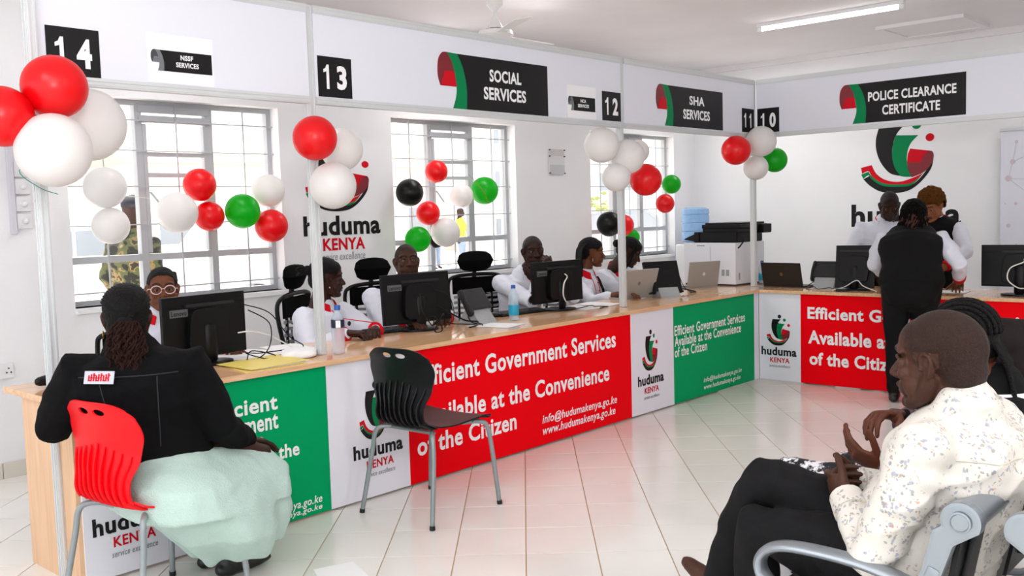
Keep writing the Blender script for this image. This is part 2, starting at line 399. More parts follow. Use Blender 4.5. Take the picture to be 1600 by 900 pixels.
# skirting tiles
def skirting(nm, pts, ax):
    root = bpy.data.objects.new(nm, None); COL.objects.link(root); root['kind'] = 'structure'
    for a, c in pts:
        b = MB()
        if ax == 'y': b.box((a + .002, YW - .014, 0), (c - .002, YW, .092))
        else: b.box((X1 - .014, a + .002, 0), (X1, c - .002, .092))
        obj('tile', b, bb_m, root, None, bevel=.002)
skirting('baseboard_back', [(X0 + i * .36, X0 + (i + 1) * .36) for i in range(35)], 'y')
skirting('baseboard_right', [(Y0 + i * .36, Y0 + (i + 1) * .36) for i in range(26)], 'x')
# windows
def window(n, xa, xb):
    root = bpy.data.objects.new('window_%d' % n, None); COL.objects.link(root); root['kind'] = 'structure'; root.location = (xa, YW, ZS)
    w, h, y = xb - xa, ZT - ZS, .12
    def bars(nm, lst, m, bv=.003):
        b = MB()
        for q in lst: b.box(*q)
        return obj(nm, b, m, root, None, bevel=bv)
    bars('frame', [((0, y - .02, 0), (.035, y + .03, h)), ((w - .035, y - .02, 0), (w, y + .03, h)), ((.035, y - .02, 0), (w - .035, y + .03, .035)), ((.035, y - .02, h - .035), (w - .035, y + .03, h))], steel_paint)
    a, c, t = w / 3 + .01, 2 * w / 3 + .01, .285
    for q in (a, c): bars('mullion', [((q - .024, y - .025, .03), (q + .024, y + .03, h - .03))], steel_paint)
    bars('transom', [((.03, y - .022, t - .022), (w - .03, y + .028, t + .022))], steel_paint)
    bars('vent_header', [((a, y - .035, h - .14), (c, y + .02, h - .095)), ((a, y - .03, h - .075), (c, y + .02, h - .03))], steel_paint)
    s = bars('sash', [((a + .024, y - .03, t + .03), (a + .05, y + .01, h - .15)), ((c - .05, y - .03, t + .03), (c - .024, y + .01, h - .15)), ((a + .05, y - .03, h - .36), (c - .05, y + .01, h - .33)), ((a + .05, y - .03, t + .52), (c - .05, y + .01, t + .55))], steel_paint)
    b = MB(); b.chain([(a + .055, y - .035, t + .42), (a + .12, y - .05, t + .33)], .008, 8); obj('stay', b, steel_paint, s)
    xs_ = [w / 6 * k + .01 for k in (1, 3, 5)]
    for x in xs_: bars('security_bar', [((x - .004, y - .045, .02), (x + .004, y - .037, h - .02))], steel_paint, 0)
    for z in (.08, .5, .745, .975, 1.17): bars('security_bar', [((.0, y - .046, z - .004), (w, y - .038, z + .004))], steel_paint, 0)
    for x0_, x1_ in ((.035, a - .024), (a + .024, c - .024), (c + .024, w - .035)):
        for z0_, z1_ in ((.035, t - .022), (t + .022, h - .035)):
            bars('pane', [((x0_, y + .003, z0_), (x1_, y + .007, z1_))], glass_m, 0)
    b = MB(); b.box((-.0, -.028, -.035), (w, .2, 0)); obj('sill', b, wall_m, root, None, bevel=.005)
for i, (a, c) in enumerate(WINS): window(i + 1, a, c)
# ------------------------------------------------------------------ counters
ctr = thing('service_counter', 'long beech-topped service counter with white, green and red front banners', 'counter')
b = MB(); b.box((-5.935, -.18, .733), (-.289, .475, .758)); obj('worktop', b, wood_m, ctr, None, bevel=.002)
b = MB(); b.box((-5.915, -.148, 0), (-5.897, .33, .733)); tag(obj('end_panel', b, wood_side, ctr, None, bevel=.001), 'plain beech end panel')
b = MB(); b.box((-5.897, -.148, .01), (-.245, -.13, .733)); obj('front_board', b, wood_side, ctr, None)
for x in (-4.68, -3.2, -2.1, -.9): b = MB(); b.box((x, -.13, 0), (x + .018, .33, .733)); obj('divider', b, wood_side, ctr, None)
banners = [(-5.897, -5.455, white_b, 'white_banner'), (-5.455, -4.68, green_b, 'green_banner'), (-4.68, -4.155, white_b, 'white_banner'), (-4.155, -2.10, red_b, 'red_banner'), (-2.10, -1.56, white_b, 'white_banner'), (-1.56, -.34, green_b, 'green_banner'), (-.34, -.26, white_b, 'white_banner')]
BN = []
for x0, x1, m, nm in banners:
    b = MB(); b.box((x0 + .0008, -.1575, .012), (x1 - .0008, -.148, .731)); BN.append(obj(nm, b, m, ctr, None))
def hud(frame, x0, x1, zt, par, zs=None):
    w = x1 - x0; h = w * .24
    text('huduma', frame, (x0, zt - h * .95, x1, zt), print_k, par, bold=.032)
    text('KENYA', frame, (x0 + w * .25, zt - h * 1.72, x0 + w * .8, zt - h * 1.17), print_r, par, bold=.02)
    text('service excellence', frame, (x0 + w * .22, zt - h * 2.25, x0 + w * .82, zt - h * 1.92), print_gy, par, bold=0, shear=.2)
emblem(LONG, -5.79, .295, .25, BN[0], k=.76); hud(LONG, -5.862, -5.53, .268, BN[0])
emblem(LONG, -4.485, .312, .25, BN[2], k=.76); hud(LONG, -4.532, -4.203, .297, BN[2])
emblem(LONG, -1.965, .308, .245, BN[4], k=.78); hud(LONG, -2.024, -1.70, .283, BN[4])
for s, bx in (('Efficient', (-5.34, .565, -4.965, .64)), ('Government', (-5.42, .475, -4.966, .56)), ('Services', (-5.34, .40, -5.05, .475)), ('Available at the', (-5.42, .325, -4.855, .392)), ('Convenience', (-5.42, .235, -4.95, .30)), ('of the Citizen', (-5.42, .16, -4.94, .225))):
    text(s, LONG, bx, print_w, BN[1], bold=.024)
text('info@hudumakenya.go.ke', LONG, (-5.28, .055, -4.735, .108), print_w, BN[1], bold=.01, shear=.2)
text('www.hudumakenya.go.ke', LONG, (-5.28, .025, -4.737, .06), print_w, BN[1], bold=.01, shear=.2)
text('Efficient Government Services', LONG, (-4.07, .525, -2.277, .64), print_w, BN[3], bold=.024)
text('Available at the Convenience', LONG, (-4.09, .31, -2.358, .42), print_w, BN[3], bold=.024)
text('of the Citizen', LONG, (-4.10, .155, -3.30, .262), print_w, BN[3], bold=.024)
text('info@hudumakenya.go.ke', LONG, (-3.06, .128, -2.277, .20), print_w, BN[3], bold=.01, shear=.2)
text('www.hudumakenya.go.ke', LONG, (-3.06, .055, -2.297, .125), print_w, BN[3], bold=.01, shear=.2)
text('Efficient Government Services', LONG, (-1.548, .515, -.498, .59), print_w, BN[5], bold=.014)
text('Available at the Convenience', LONG, (-1.548, .435, -.563, .51), print_w, BN[5], bold=.014)
text('of the Citizen', LONG, (-1.55, .355, -1.094, .43), print_w, BN[5], bold=.014)
text('info@hudumakenya.go.ke', LONG, (-1.147, .10, -.561, .15), print_w, BN[5], bold=.0, shear=.2)
text('www.hudumakenya.go.ke', LONG, (-1.147, .045, -.582, .092), print_w, BN[5], bold=.0, shear=.2)
ctr2 = thing('service_counter', 'shorter beech-topped counter returning to the right, red banner front', 'counter')
b = MB(); b.box((-.288, -3.2, .733), (.37, .75, .758)); obj('worktop', b, wood_m, ctr2, None, bevel=.002)
b = MB(); b.box((-.245, -3.2, .01), (-.227, -.148, .733)); obj('front_board', b, wood_side, ctr2, None)
for y in (-3.19, -1.9, -.55, .72): b = MB(); b.box((-.226, y, 0), (.33, y + .018, .733)); obj('divider', b, wood_side, ctr2, None)
BS = []
for y0, y1, m, nm in ((-.16, -.525, white_b, 'white_banner'), (-.525, -3.2, red_b, 'red_banner')):
    b = MB(); b.box((-.257, y1 + .0008, .012), (-.245, y0 - .0008, .731)); BS.append(obj(nm, b, m, ctr2, None))
emblem(SHORT, .228, .30, .215, BS[0], k=.95); hud(SHORT, .18, .49, .287, BS[0])
text('Efficient Government Services', SHORT, (.585, .535, 2.32, .632), print_w, BS[1], bold=.032)
text('Available at the Convenience', SHORT, (.59, .335, 2.25, .445), print_w, BS[1], bold=.032)
text('of the Citizen', SHORT, (.60, .165, 1.35, .27), print_w, BS[1], bold=.032)
# ------------------------------------------------------------------ partition frame and fascia
fr = thing('partition_frame', 'aluminium exhibition frame with posts and white fascia boards over the counters', 'partition')
def post(x, y, z0, z1, w=.02):
    b = MB()
    b.box((x - w, y - w, z0), (x + w, y + w, z1))
    for s in (-1, 1):
        b.box((x + s * w * .55 - .004, y - w - .004, z0), (x + s * w * .55 + .004, y - w, z1)); b.box((x - w - .004, y + s * w * .55 - .004, z0), (x - w, y + s * w * .55 + .004, z1))
    return obj('post', b, alu_m, fr, None, bevel=.0015)
post(-5.915, -.012, 0, 2.5); post(-4.57, .022, .76, 2.5); post(-1.93, .022, .76, 2.5); post(.0, .022, .76, 2.5); post(.02, -3.1, .76, 2.5)
for x0, x1 in ((-5.895, -4.59), (-4.55, -1.95), (-1.91, -.02)):
    for z0, z1 in ((2.465, 2.505), (2.02, 2.056)):
        b = MB(); b.box((x0, -.012, z0), (x1, .03, z1)); b.box((x0, -.016, z0 + .006), (x1, -.012, z0 + .014)); b.box((x0, -.016, z1 - .014), (x1, -.012, z1 - .006)); obj('rail', b, alu_m, fr, None)
    b = MB(); b.box((x0, 0 - .006, 2.056), (x1, .004, 2.465)); obj('fascia_panel', b, fascia_m, fr, None)
for z0, z1 in ((2.465, 2.505), (2.02, 2.056)):
    b = MB(); b.box((-.012, -3.08, z0), (.03, -.02, z1)); b.box((-.016, -3.08, z0 + .006), (-.012, -.02, z0 + .014)); obj('rail', b, alu_m, fr, None)
b = MB(); b.box((-.006, -3.08, 2.056), (.004, -.02, 2.465)); obj('fascia_panel', b, fascia_m, fr, None)
number_sign('14', FAL, -5.857, -5.64, 2.05, 2.25, 'black square sign reading 14 behind the big red balloon')
number_sign('13', FAL, -4.535, -4.322, 2.06, 2.262, 'black square sign reading 13 beside the second post')
number_sign('12', FAL, -2.168, -1.952, 2.062, 2.26, 'black square sign reading 12 just before the third post')
number_sign('11', FAL, -.232, -.025, 2.065, 2.261, 'narrow-looking black sign reading 11 at the inner corner')
number_sign('10', FAS, .03, .228, 2.06, 2.263, 'black square sign reading 10 above the corner balloons')
o = ribbon_sign('service_sign', 'large black ribbon sign reading SOCIAL SERVICES', FAL, -3.709, 2.056, .965, .315, [('SOCIAL', (-3.282, 2.232, -2.998, 2.305)), ('SERVICES', (-3.336, 2.125, -2.957, 2.20))], curl=.231)
ribbon_sign('service_sign', 'black ribbon sign reading SHA SERVICES between posts', FAL, -1.51, 2.062, .963, .302, [('SHA', (-1.05, 2.235, -.83, 2.305)), ('SERVICES', (-1.141, 2.125, -.75, 2.20))], curl=.231)
ribbon_sign('service_sign', 'black ribbon sign reading POLICE CLEARANCE CERTIFICATE', FAS, .744, 2.07, .953, .31, [('POLICE CLEARANCE', (.975, 2.232, 1.63, 2.305)), ('CERTIFICATE', (1.085, 2.12, 1.515, 2.195))], curl=.215)
def small_sign(label, x0, z0, x1, z1, bx, lines):
    o = thing('paper_sign', label, 'sign')
    flat('white_sheet', [[(x0, z0), (x1, z0), (x1, z1), (x0, z1)]], FAL, mat('sheet', '#f4f4f6', .5), o, off=.0005)
    s = ribbon_sign('x', 'x', (FAL[0] + V((0, -.002, 0)), *FAL[1:]), *bx, lines, grey=True, curl=.06)
    for c in list(s.children): c.parent = o
    bpy.data.objects.remove(s)
small_sign('small white sheet with grey ribbon reading NSSF SERVICES', -5.432, 2.06, -5.116, 2.272, (-5.417, 2.112, .292, .09), [('NSSF', (-5.278, 2.165, -5.217, 2.187)), ('SERVICES', (-5.301, 2.133, -5.191, 2.155))])
small_sign('small white sheet with grey ribbon reading NCA SERVICES', -2.549, 2.06, -2.236, 2.274, (-2.54, 2.11, .29, .092), [('NCA', (-2.41, 2.165, -2.35, 2.187)), ('SERVICES', (-2.44, 2.133, -2.32, 2.155))])
# wall emblems, printed on the walls
def wallart(name, label):
    return thing(name, label, 'wall sign')
o = wallart('wall_emblem', 'painted hand emblem with huduma KENYA lettering between the left windows')
emblem(WIN, -3.253, 1.50, .45, o, k=1.34); text('huduma', WIN, (-3.285, 1.318, -2.553, 1.468), print_k, o, bold=.032)
text('KENYA', WIN, (-3.115, 1.205, -2.715, 1.298), print_r, o, bold=.03); text('service excellence', WIN, (-3.15, 1.13, -2.717, 1.188), print_gy, o, bold=0, shear=.2)
o = wallart('wall_emblem', 'large painted hand emblem and lettering on the right wall behind standing staff')
emblem(RGT, .035, 1.535, .66, o, k=1.08); text('huduma', RGT, (-.065, 1.20, 1.0, 1.43), print_k, o, bold=.032)
text('KENYA', RGT, (.2, 1.02, .8, 1.16), print_r, o, bold=.03)
# ------------------------------------------------------------------ wall fittings
o = thing('switch_panel', 'white trunking with a column of four switch plates on left wall', 'switches', (-5.25, YW, 1.64))
b = MB(); b.box((-.075, -.03, -.23), (-.045, 0, .6)); obj('trunking', b, mat('trunking', '#cfcdd6', .5), o, None, bevel=.003)
for k in range(4):
    z = -.155 + k * .1; b = MB(); b.box((-.04, -.02, z - .044), (.045, 0, z + .044)); p_ = obj('switch_plate', b, white_pl, o, None, bevel=.004)
    b = MB(); b.chain([(.002, -.021, z), (.002, -.034, z)], .018, 14); obj('knob', b, white_pl, p_)
o = thing('wall_socket', 'white three-pin wall socket low on the left wall', 'socket', (-5.425, YW, .625))
b = MB(); b.box((-.06, -.018, -.044), (.06, 0, .044)); obj('faceplate', b, white_pl, o, None, bevel=.004)
for x, z in ((.02, -.01), (.044, -.01), (.032, .014)): b = MB(); b.box((x - .004, -.0195, z - .004), (x + .004, -.017, z + .004)); obj('pin_hole', b, blk, o, None)
o = thing('notice_holder', 'small clear notice holder high on wall between second and third windows', 'holder', (-.34, YW, 1.925))
b = MB(); b.box((-.115, -.012, -.12), (.115, -.004, .12)); obj('back_card', b, mat('card', '#d9d9da', .6), o, None)
b = MB(); b.box((-.11, -.017, -.12), (.11, -.012, -.03)); obj('pocket', b, mat('pocket', '#c2c4c8', .3), o, None)
b = MB(); b.box((-.11, -.016, .055), (.11, -.012, .115)); obj('header_card', b, mat('card2', '#c9c6c6', .5), o, None)
for x in (-.11, .11):
    for z in (-.11, .05, .11): b = MB(); b.chain([(x, -.01, z), (x, -.022, z)], .006, 8); obj('pin', b, dgrey, o)
# roll-up banner by the right wall
o = thing('rollup_banner', 'tall pale roll-up banner with network dots by the right wall', 'banner', (2.08, -1.8, 0))
RB = (V((-.001, 0, 0)), V((0, -1, 0)), V((0, 0, 1)), V((-1, 0, 0)))
b = MB(); b.box((0, -.43, .06), (.003, .43, 2.07)); sheet = obj('sheet', b, mat('banner_cloth', '#dcdce6', .5), o, None)
b = MB(); b.box((-.008, -.44, 2.06), (.012, .44, 2.085)); obj('top_bar', b, alu_m, o, None, bevel=.003)
b = MB(); b.box((-.06, -.44, 0), (.07, .44, .08)); obj('base', b, alu_m, o, None, bevel=.01)
dm = mat('banner_dots', '#c9bcc4', .5); random.seed(3)
nodes = [(-.33, 1.78, .022), (-.365, 1.63, .027), (-.3, 1.96, .014), (-.1, 1.88, .02), (.05, 1.6, .025), (-.15, 1.45, .02), (-.3, 1.4, .014), (-.2, 1.32, .016), (.2, 1.75, .03), (-.36, 1.2, .018), (.1, 1.2, .02)]
polys = [[(x + r * cos(2 * pi * i / 16), z + r * sin(2 * pi * i / 16)) for i in range(16)] for x, z, r in nodes + [(random.uniform(-.4, .4), random.uniform(.9, 1.5), .006) for _ in range(30)]]
flat('dots', polys, RB, dm, sheet)
b = MB()
for i, j in ((0, 1), (0, 3), (1, 5), (3, 4), (4, 8), (1, 4), (5, 7), (0, 2)):
    a, c = nodes[i], nodes[j]; b.chain([(-.002, -a[0], a[1]), (-.002, -c[0], c[1])], .0015, 4)
obj('lines', b, dm, sheet)['kind'] = 'stuff'
# ------------------------------------------------------------------ ceiling fan, tube lamps
fan = thing('ceiling_fan', 'white three-blade ceiling fan hanging behind the fascia', 'fan', (-2.38, .765, 0))
wm = mat('fan_enamel', '#e8e6e4', .35)
b = MB(); b.lathe([(.01, 2.995), (.055, 2.99), (.06, 2.93), (.018, 2.88)], seg=20); obj('canopy', b, wm, fan)
b = MB(); b.chain([(0, 0, 2.92), (0, 0, 2.82)], .012, 12); obj('rod', b, wm, fan)
b = MB(); b.lathe([(.015, 2.86), (.04, 2.80), (.055, 2.765), (.02, 2.76)], seg=20); obj('cowl', b, wm, fan)
b = MB(); b.lathe([(.03, 2.765), (.12, 2.745), (.13, 2.715), (.09, 2.68), (.03, 2.675)], seg=28); obj('motor', b, wm, fan)
for k in range(3):
    a = radians(-119 + 120 * k); Rz = Matrix.Rotation(a, 4, 'Z'); b = MB()
    b.box((.12, -.02, 2.715), (.22, .02, 2.722)); b.prism([(.18, -.05), (.58, -.065), (.6, -.055), (.6, .055), (.58, .065), (.18, .05)], (0, 0, 2.718), (1, 0, .0), (0, .98, .17), (0, -.001, .006))
    me = b.mesh('blade'); me.transform(Rz); link('blade', me, wm, fan)
def tube_lamp(x, y, label):
    o = thing('tube_lamp', label, 'lamp', (x, y, ZC))
    b = MB(); b.box((-.03, -.62, -.03), (.03, .62, 0)); obj('batten', b, white_pl, o, None, bevel=.003)
    em = bpy.data.materials.get('lit_tube')
    if not em:
        em = bpy.data.materials.new('lit_tube'); em.use_nodes = True; bb = em.node_tree.nodes['Principled BSDF']
        bb.inputs['Emission Color'].default_value = (1, .98, .95, 1); bb.inputs['Emission Strength'].default_value = 6
    b = MB(); b.chain([(0, -.58, -.05), (0, .58, -.05)], .013, 12); obj('tube', b, em, o)
    for s in (-1, 1): b = MB(); b.box((-.016, s * .6 - .02, -.066), (.016, s * .6 + .02, -.03)); obj('holder', b, white_pl, o, None, bevel=.003)
    return o
tube_lamp(.17, -.57, 'lit fluorescent tube on the ceiling above the fascia')
# ------------------------------------------------------------------ balloons
BALL = [("red",-6.119,-.22,1.856,.112),("red",-5.936,-.25,1.973,.120),("white",-5.975,-.30,1.732,.138),("white",-5.700,-.0,1.863,.150),
("white",-4.841,1.72,1.673,.127),("white",-4.820,1.72,1.442,.112),("white",-4.393,1.70,1.514,.130),("red",-4.169,1.80,1.693,.109),("red",-4.111,1.80,1.486,.100),("green",-3.889,1.75,1.514,.119),("white",-3.646,1.80,1.653,.116),("red",-3.667,1.75,1.408,.116),
("red",-4.654,-.12,1.839,.109),("white",-4.36,.05,1.805,.112),("white",-4.558,-.12,1.61,.117),
("black",-2.372,1.75,1.633,.112),("red",-2.024,1.80,1.806,.095),("red",-2.152,1.78,1.467,.099),("white",-1.744,1.80,1.605,.103),("green",-1.46,1.80,1.648,.122),("green",-2.348,1.70,1.262,.104),("white",-2.023,1.72,1.307,.123),("black",-2.029,1.83,1.239,.063),
("white",-2.282,-.08,1.884,.120),("white",-2.081,-.15,1.808,.118),("white",-1.70,.03,1.865,.085),("white",-2.177,-.12,1.669,.097),("red",-1.722,-.05,1.658,.117),("green",.722,1.30,1.687,.096),("red",.60,1.30,1.497,.095),
("black",.074,1.6,1.314,.125),("red",.448,1.70,1.292,.110),("green",.649,1.75,1.162,.092),
("red",-.361,-.02,1.908,.121),("white",-.14,-.131,1.981,.128),("green",.07,-.147,1.83,.105),("white",-.12,-.07,1.768,.105)]
BLAB = ['red balloon cut by the left edge beside the biggest cluster','large red balloon covering the sign reading 14','large white balloon lowest in the cluster on the leftmost post','largest white balloon behind the red one at sign 14',
'upper of two white balloons stacked at left of the first window','lower white balloon in front of the soldier outside','lone white balloon in the middle of the first window','upper red balloon of the touching pair in first window','lower red balloon of the touching pair in first window','green balloon glowing in the first window','white balloon at right edge of the first window above a red one','red balloon at the lower right of the first window',
'red balloon on top of the cluster on the second post','white balloon at the rear of the second post cluster','large white balloon lowest on the second post',
'black balloon at left edge of the second window','topmost red balloon in the second window','red balloon below the black one in second window','white balloon touching the green one in the second window','bright green balloon at right of the second window','green balloon low in second window above the seated man','white balloon low in the second window','small black balloon peeping out behind a low white one',
'white balloon at the upper left of the third post cluster','front white balloon in the middle of the third post cluster','white balloon half hidden behind the third post cluster','lowest white balloon of the third post cluster','large red balloon in the third post cluster','small green balloon hanging between third window and corner','small red balloon under the small green one near the corner',
'black balloon behind the third post above the clerks','red balloon mostly hidden behind the third post','green balloon mostly hidden behind the leaning clerk',
'red balloon left of the corner post','white balloon over the sign reading 10','dark green balloon right of the corner post','lower white balloon on the corner post']
def balloon_mesh(r):
    b = MB(); pr = [(.012 * r, -1.13 * r), (.10 * r, -1.16 * r), (.11 * r, -1.13 * r), (.03 * r, -1.07 * r), (.09 * r, -1.03 * r), (.28 * r, -.955 * r)]
    for i in range(1, 17):
        ph = -1.27 + (pi / 2 + 1.27) * i / 16; pr.append((r * cos(ph) * .985 + .0001, r * sin(ph)))
    b.lathe(pr, seg=32); return b
for (c, x, y, z, r), lb in zip(BALL, BLAB):
    me = balloon_mesh(r).mesh('balloon'); d = V((.55 + random.uniform(-.35, .35), .8, random.uniform(-.45, .15))).normalized()      # knots point to the frame or window behind
    me.transform(d.to_track_quat('-Z', 'Y').to_matrix().to_4x4())
    o = link('balloon', me, BAL[c], None, 60); o.location = (x, y, z); tag(o, lb, 'balloon', c + ' balloons')
def string(label, pts, m):
    b = MB(); b.chain(cat(pts, 6), .0016, 6); o = obj('balloon_string', b, m, None); tag(o, label, 'string', 'strings holding the balloons'); return o
string('thin line holding the balloons across the first window', [(-4.96, 1.84, 1.80), (-4.84, 1.82, 1.66), (-4.6, 1.84, 1.62), (-4.39, 1.81, 1.6), (-4.14, 1.85, 1.59), (-3.89, 1.82, 1.58), (-3.65, 1.84, 1.5), (-3.47, 1.86, 1.6)], cab_w)
string('thin line holding the balloons across the second window', [(-2.39, 1.85, 1.75), (-2.2, 1.84, 1.56), (-2.03, 1.86, 1.75), (-1.74, 1.85, 1.68), (-1.46, 1.86, 1.6), (-.93, 1.88, 1.7)], cab_w)
string('red ribbon dangling from the green balloon in second window', [(-1.75, 1.7, 1.78), (-1.62, 1.68, 1.66), (-1.57, 1.67, 1.58), (-1.52, 1.66, 1.46)], red_cl)
string('thin line from corner wall to the small hanging pair', [(.72, 1.30, 1.6), (.66, 1.3, 1.58), (1.2, 1.6, 1.75), (1.76, 1.905, 1.9)], cab_w)
string('green thread trailing below the largest cluster', [(-6.0, -.23, 1.72), (-6.06, -.19, 1.66), (-5.98, -.16, 1.6), (-5.9, -.13, 1.575)], mat('green_thread', '#0f8f78', .6))
string('dark knot tying the cluster on the leftmost post', [(-6.03, -.24, 1.87), (-5.97, -.2, 1.86), (-5.93, -.06, 1.85), (-5.9, -.034, 1.86)], blk)
# ------------------------------------------------------------------ exterior seen through the windows
def ext():
    b = MB(); b.box((-14, YW + .21, -.2), (40, 45, -.1)); st('ground_outside', b, mat('pale_concrete', '#e6ddd4', .8, vary=.06, vscale=1.5))
    b = MB(); b.box((-10, 26, -.1), (38, 26.2, 1.5)); st('boundary_wall', b, mat('boundary_plaster', '#e9e2d8', .8))
    bl = mat('cream_render', '#f2efe8', .8); bw = mat('white_render', '#eeeeee', .8); gl = mat('far_window', '#9aa2aa', .3); rf = mat('roof_sheet', '#d8c3a0', .6)
    def house(label, x0, x1, y, h, floors, n, m, pitched=True):
        o = thing('building', label, 'building', (x0, y, -.1)); w = x1 - x0
        b = MB(); b.box((0, 0, 0), (w, 5, h)); obj('wall', b, m, o, None)
        if pitched: b = MB(); b.prism([(-.6, h), (5.6, h), (2.5, h + 1.1)], (-.5, 0, 0), (0, 1, 0), (0, 0, 1), (w + 1, 0, 0)); obj('roof', b, rf, o, None)
        else: b = MB(); b.box((-.1, -.1, h), (w + .1, 5.1, h + .2)); obj('roof', b, m, o, None)
        for f in range(floors):
            for k in range(n):
                cx = w * (k + .5) / n; z = h / floors * (f + .45)
                b = MB(); b.box((cx - .55, -.05, z - .5), (cx + .55, .02, z + .5)); fo = obj('window', b, bw, o, None)
                b = MB(); b.box((cx - .47, -.07, z - .42), (cx + .47, -.04, z + .42)); obj('pane', b, gl, fo, None)
    house('cream building with a tan pitched roof beyond the second window', 4.5, 15.5, 20, 3.1, 1, 5, bl)
    house('white flat-roofed block of several storeys beyond the third window', 22, 33, 24, 8.0, 4, 6, bw, False)
    def car(loc, rz, m, label):
        o = thing('car', label, 'car', loc, rz)
        P = [(-2.1, .35), (-2.15, .85), (-1.9, 1.0), (-1.2, 1.08), (-.7, 1.5), (.9, 1.55), (1.6, 1.05), (2.05, .95), (2.15, .7), (2.1, .35)]
        b = MB(); b.prism(P, (0, -.82, 0), (1, 0, 0), (0, 0, 1), (0, 1.64, 0)); obj('body', b, m, o, None, bevel=.06)
        for s in (-1, 1):
            b = MB(); b.prism([(-1.05, 1.08), (-.62, 1.43), (.05, 1.46), (.05, 1.08)], (0, s * .83 - .005, 0), (1, 0, 0), (0, 0, 1), (0, .01, 0)); obj('side_window', b, gl, o, None)
            b = MB(); b.prism([(.12, 1.08), (.12, 1.46), (.85, 1.48), (1.4, 1.08)], (0, s * .83 - .005, 0), (1, 0, 0), (0, 0, 1), (0, .01, 0)); obj('side_window', b, gl, o, None)
            for x in (-1.35, 1.35):
                b = MB(); b.chain([(x, s * .84 - .09, .32), (x, s * .84 + .05, .32)], .32, 20, caps=False); wh = obj('wheel', b, blk, o)
                b = MB(); b.chain([(x, s * .84 - .0, .32), (x, s * .84 + .07 * s, .32)], .18, 16, caps=False); obj('hub', b, silver_pl, wh)
    car((1.2, 9.2, -.1), radians(20), mat('silver_car', '#b9bcc0', .3, .2), 'silver car parked beyond the first window')
    car((-1.4, 11.5, -.1), radians(12), mat('white_car', '#e8e8ea', .3), 'white car parked farther off behind the soldier')
    car((9.6, 8.6, -.1), radians(-60), mat('grey_car', '#a7abb0', .3, .2), 'pale grey car standing beyond the third window')
    lf = mat('leaf', '#a9b26a', .8, vary=.3, vscale=6); tk = mat('bark', '#7a6a58', .9)
    def tree(x, y, h, r, label):
        o = thing('tree', label, 'tree', (x, y, -.1)); b = MB(); b.chain([(0, 0, 0), (.05, .02, h * .4), (0, 0, h * .75)], [.12, .09, .05], 8); obj('trunk', b, tk, o)
        b = MB()
        for i in range(170):
            d = V((random.gauss(0, 1), random.gauss(0, 1), random.gauss(0, .8))); d = d / d.length * r * random.uniform(.45, 1)
            p = V((0, 0, h * .85)) + d; R = Matrix.Rotation(random.uniform(0, 6), 3, 'Z') @ Matrix.Rotation(random.uniform(0, 3), 3, 'X')
            q = r * .17; b.add([p + R @ V(t) for t in ((-q, 0, 0), (0, -q * .5, .02), (q, 0, 0), (0, q * .5, .02))], [(0, 1, 2, 3)])
        obj('foliage', b, lf, o, None)['kind'] = 'stuff'
    tree(17.0, 14.5, 1.5, .9, 'low shrubby tree in the third window view')
ext()
# ------------------------------------------------------------------ shell chairs
def grid_mesh(f, nu, nv):
    vs = [f(i / nu, j / nv) for j in range(nv + 1) for i in range(nu + 1)]
    fs = [(j * (nu + 1) + i, j * (nu + 1) + i + 1, (j + 1) * (nu + 1) + i + 1, (j + 1) * (nu + 1) + i) for j in range(nv) for i in range(nu)]
    b = MB(); b.add(vs, fs); return b
PROF = cat([(.235, 0, .425), (.21, 0, .445), (.10, 0, .445), (-.05, 0, .438), (-.15, 0, .45), (-.205, 0, .50), (-.212, 0, .58), (-.20, 0, .66), (-.205, 0, .74), (-.235, 0, .832)], 8)
WID = [(0, .19), (.08, .215), (.3, .218), (.42, .20), (.52, .165), (.62, .16), (.74, .195), (.86, .215), (.94, .20), (1, .165)]
def wid(t):
    for (a, x), (c, y) in zip(WID, WID[1:]):
        if t <= c: k = (t - a) / (c - a); k = k * k * (3 - 2 * k); return x + (y - x) * k
    return WID[-1][1]
def shell(u, t):
    q = t * (len(PROF) - 1); i = min(int(q), len(PROF) - 2); p = PROF[i].lerp(PROF[i + 1], q - i)
    s = 2 * u - 1; w = wid(t); p = p.copy(); p.y = s * w
    if t > .5: p.x += .035 * s * s * min(1, (t - .5) * 5)           # back wraps forward
    else: p.z += .012 * s * s
    if t > .9: p.z -= (t - .9) * .25 * s ** 4
    return p
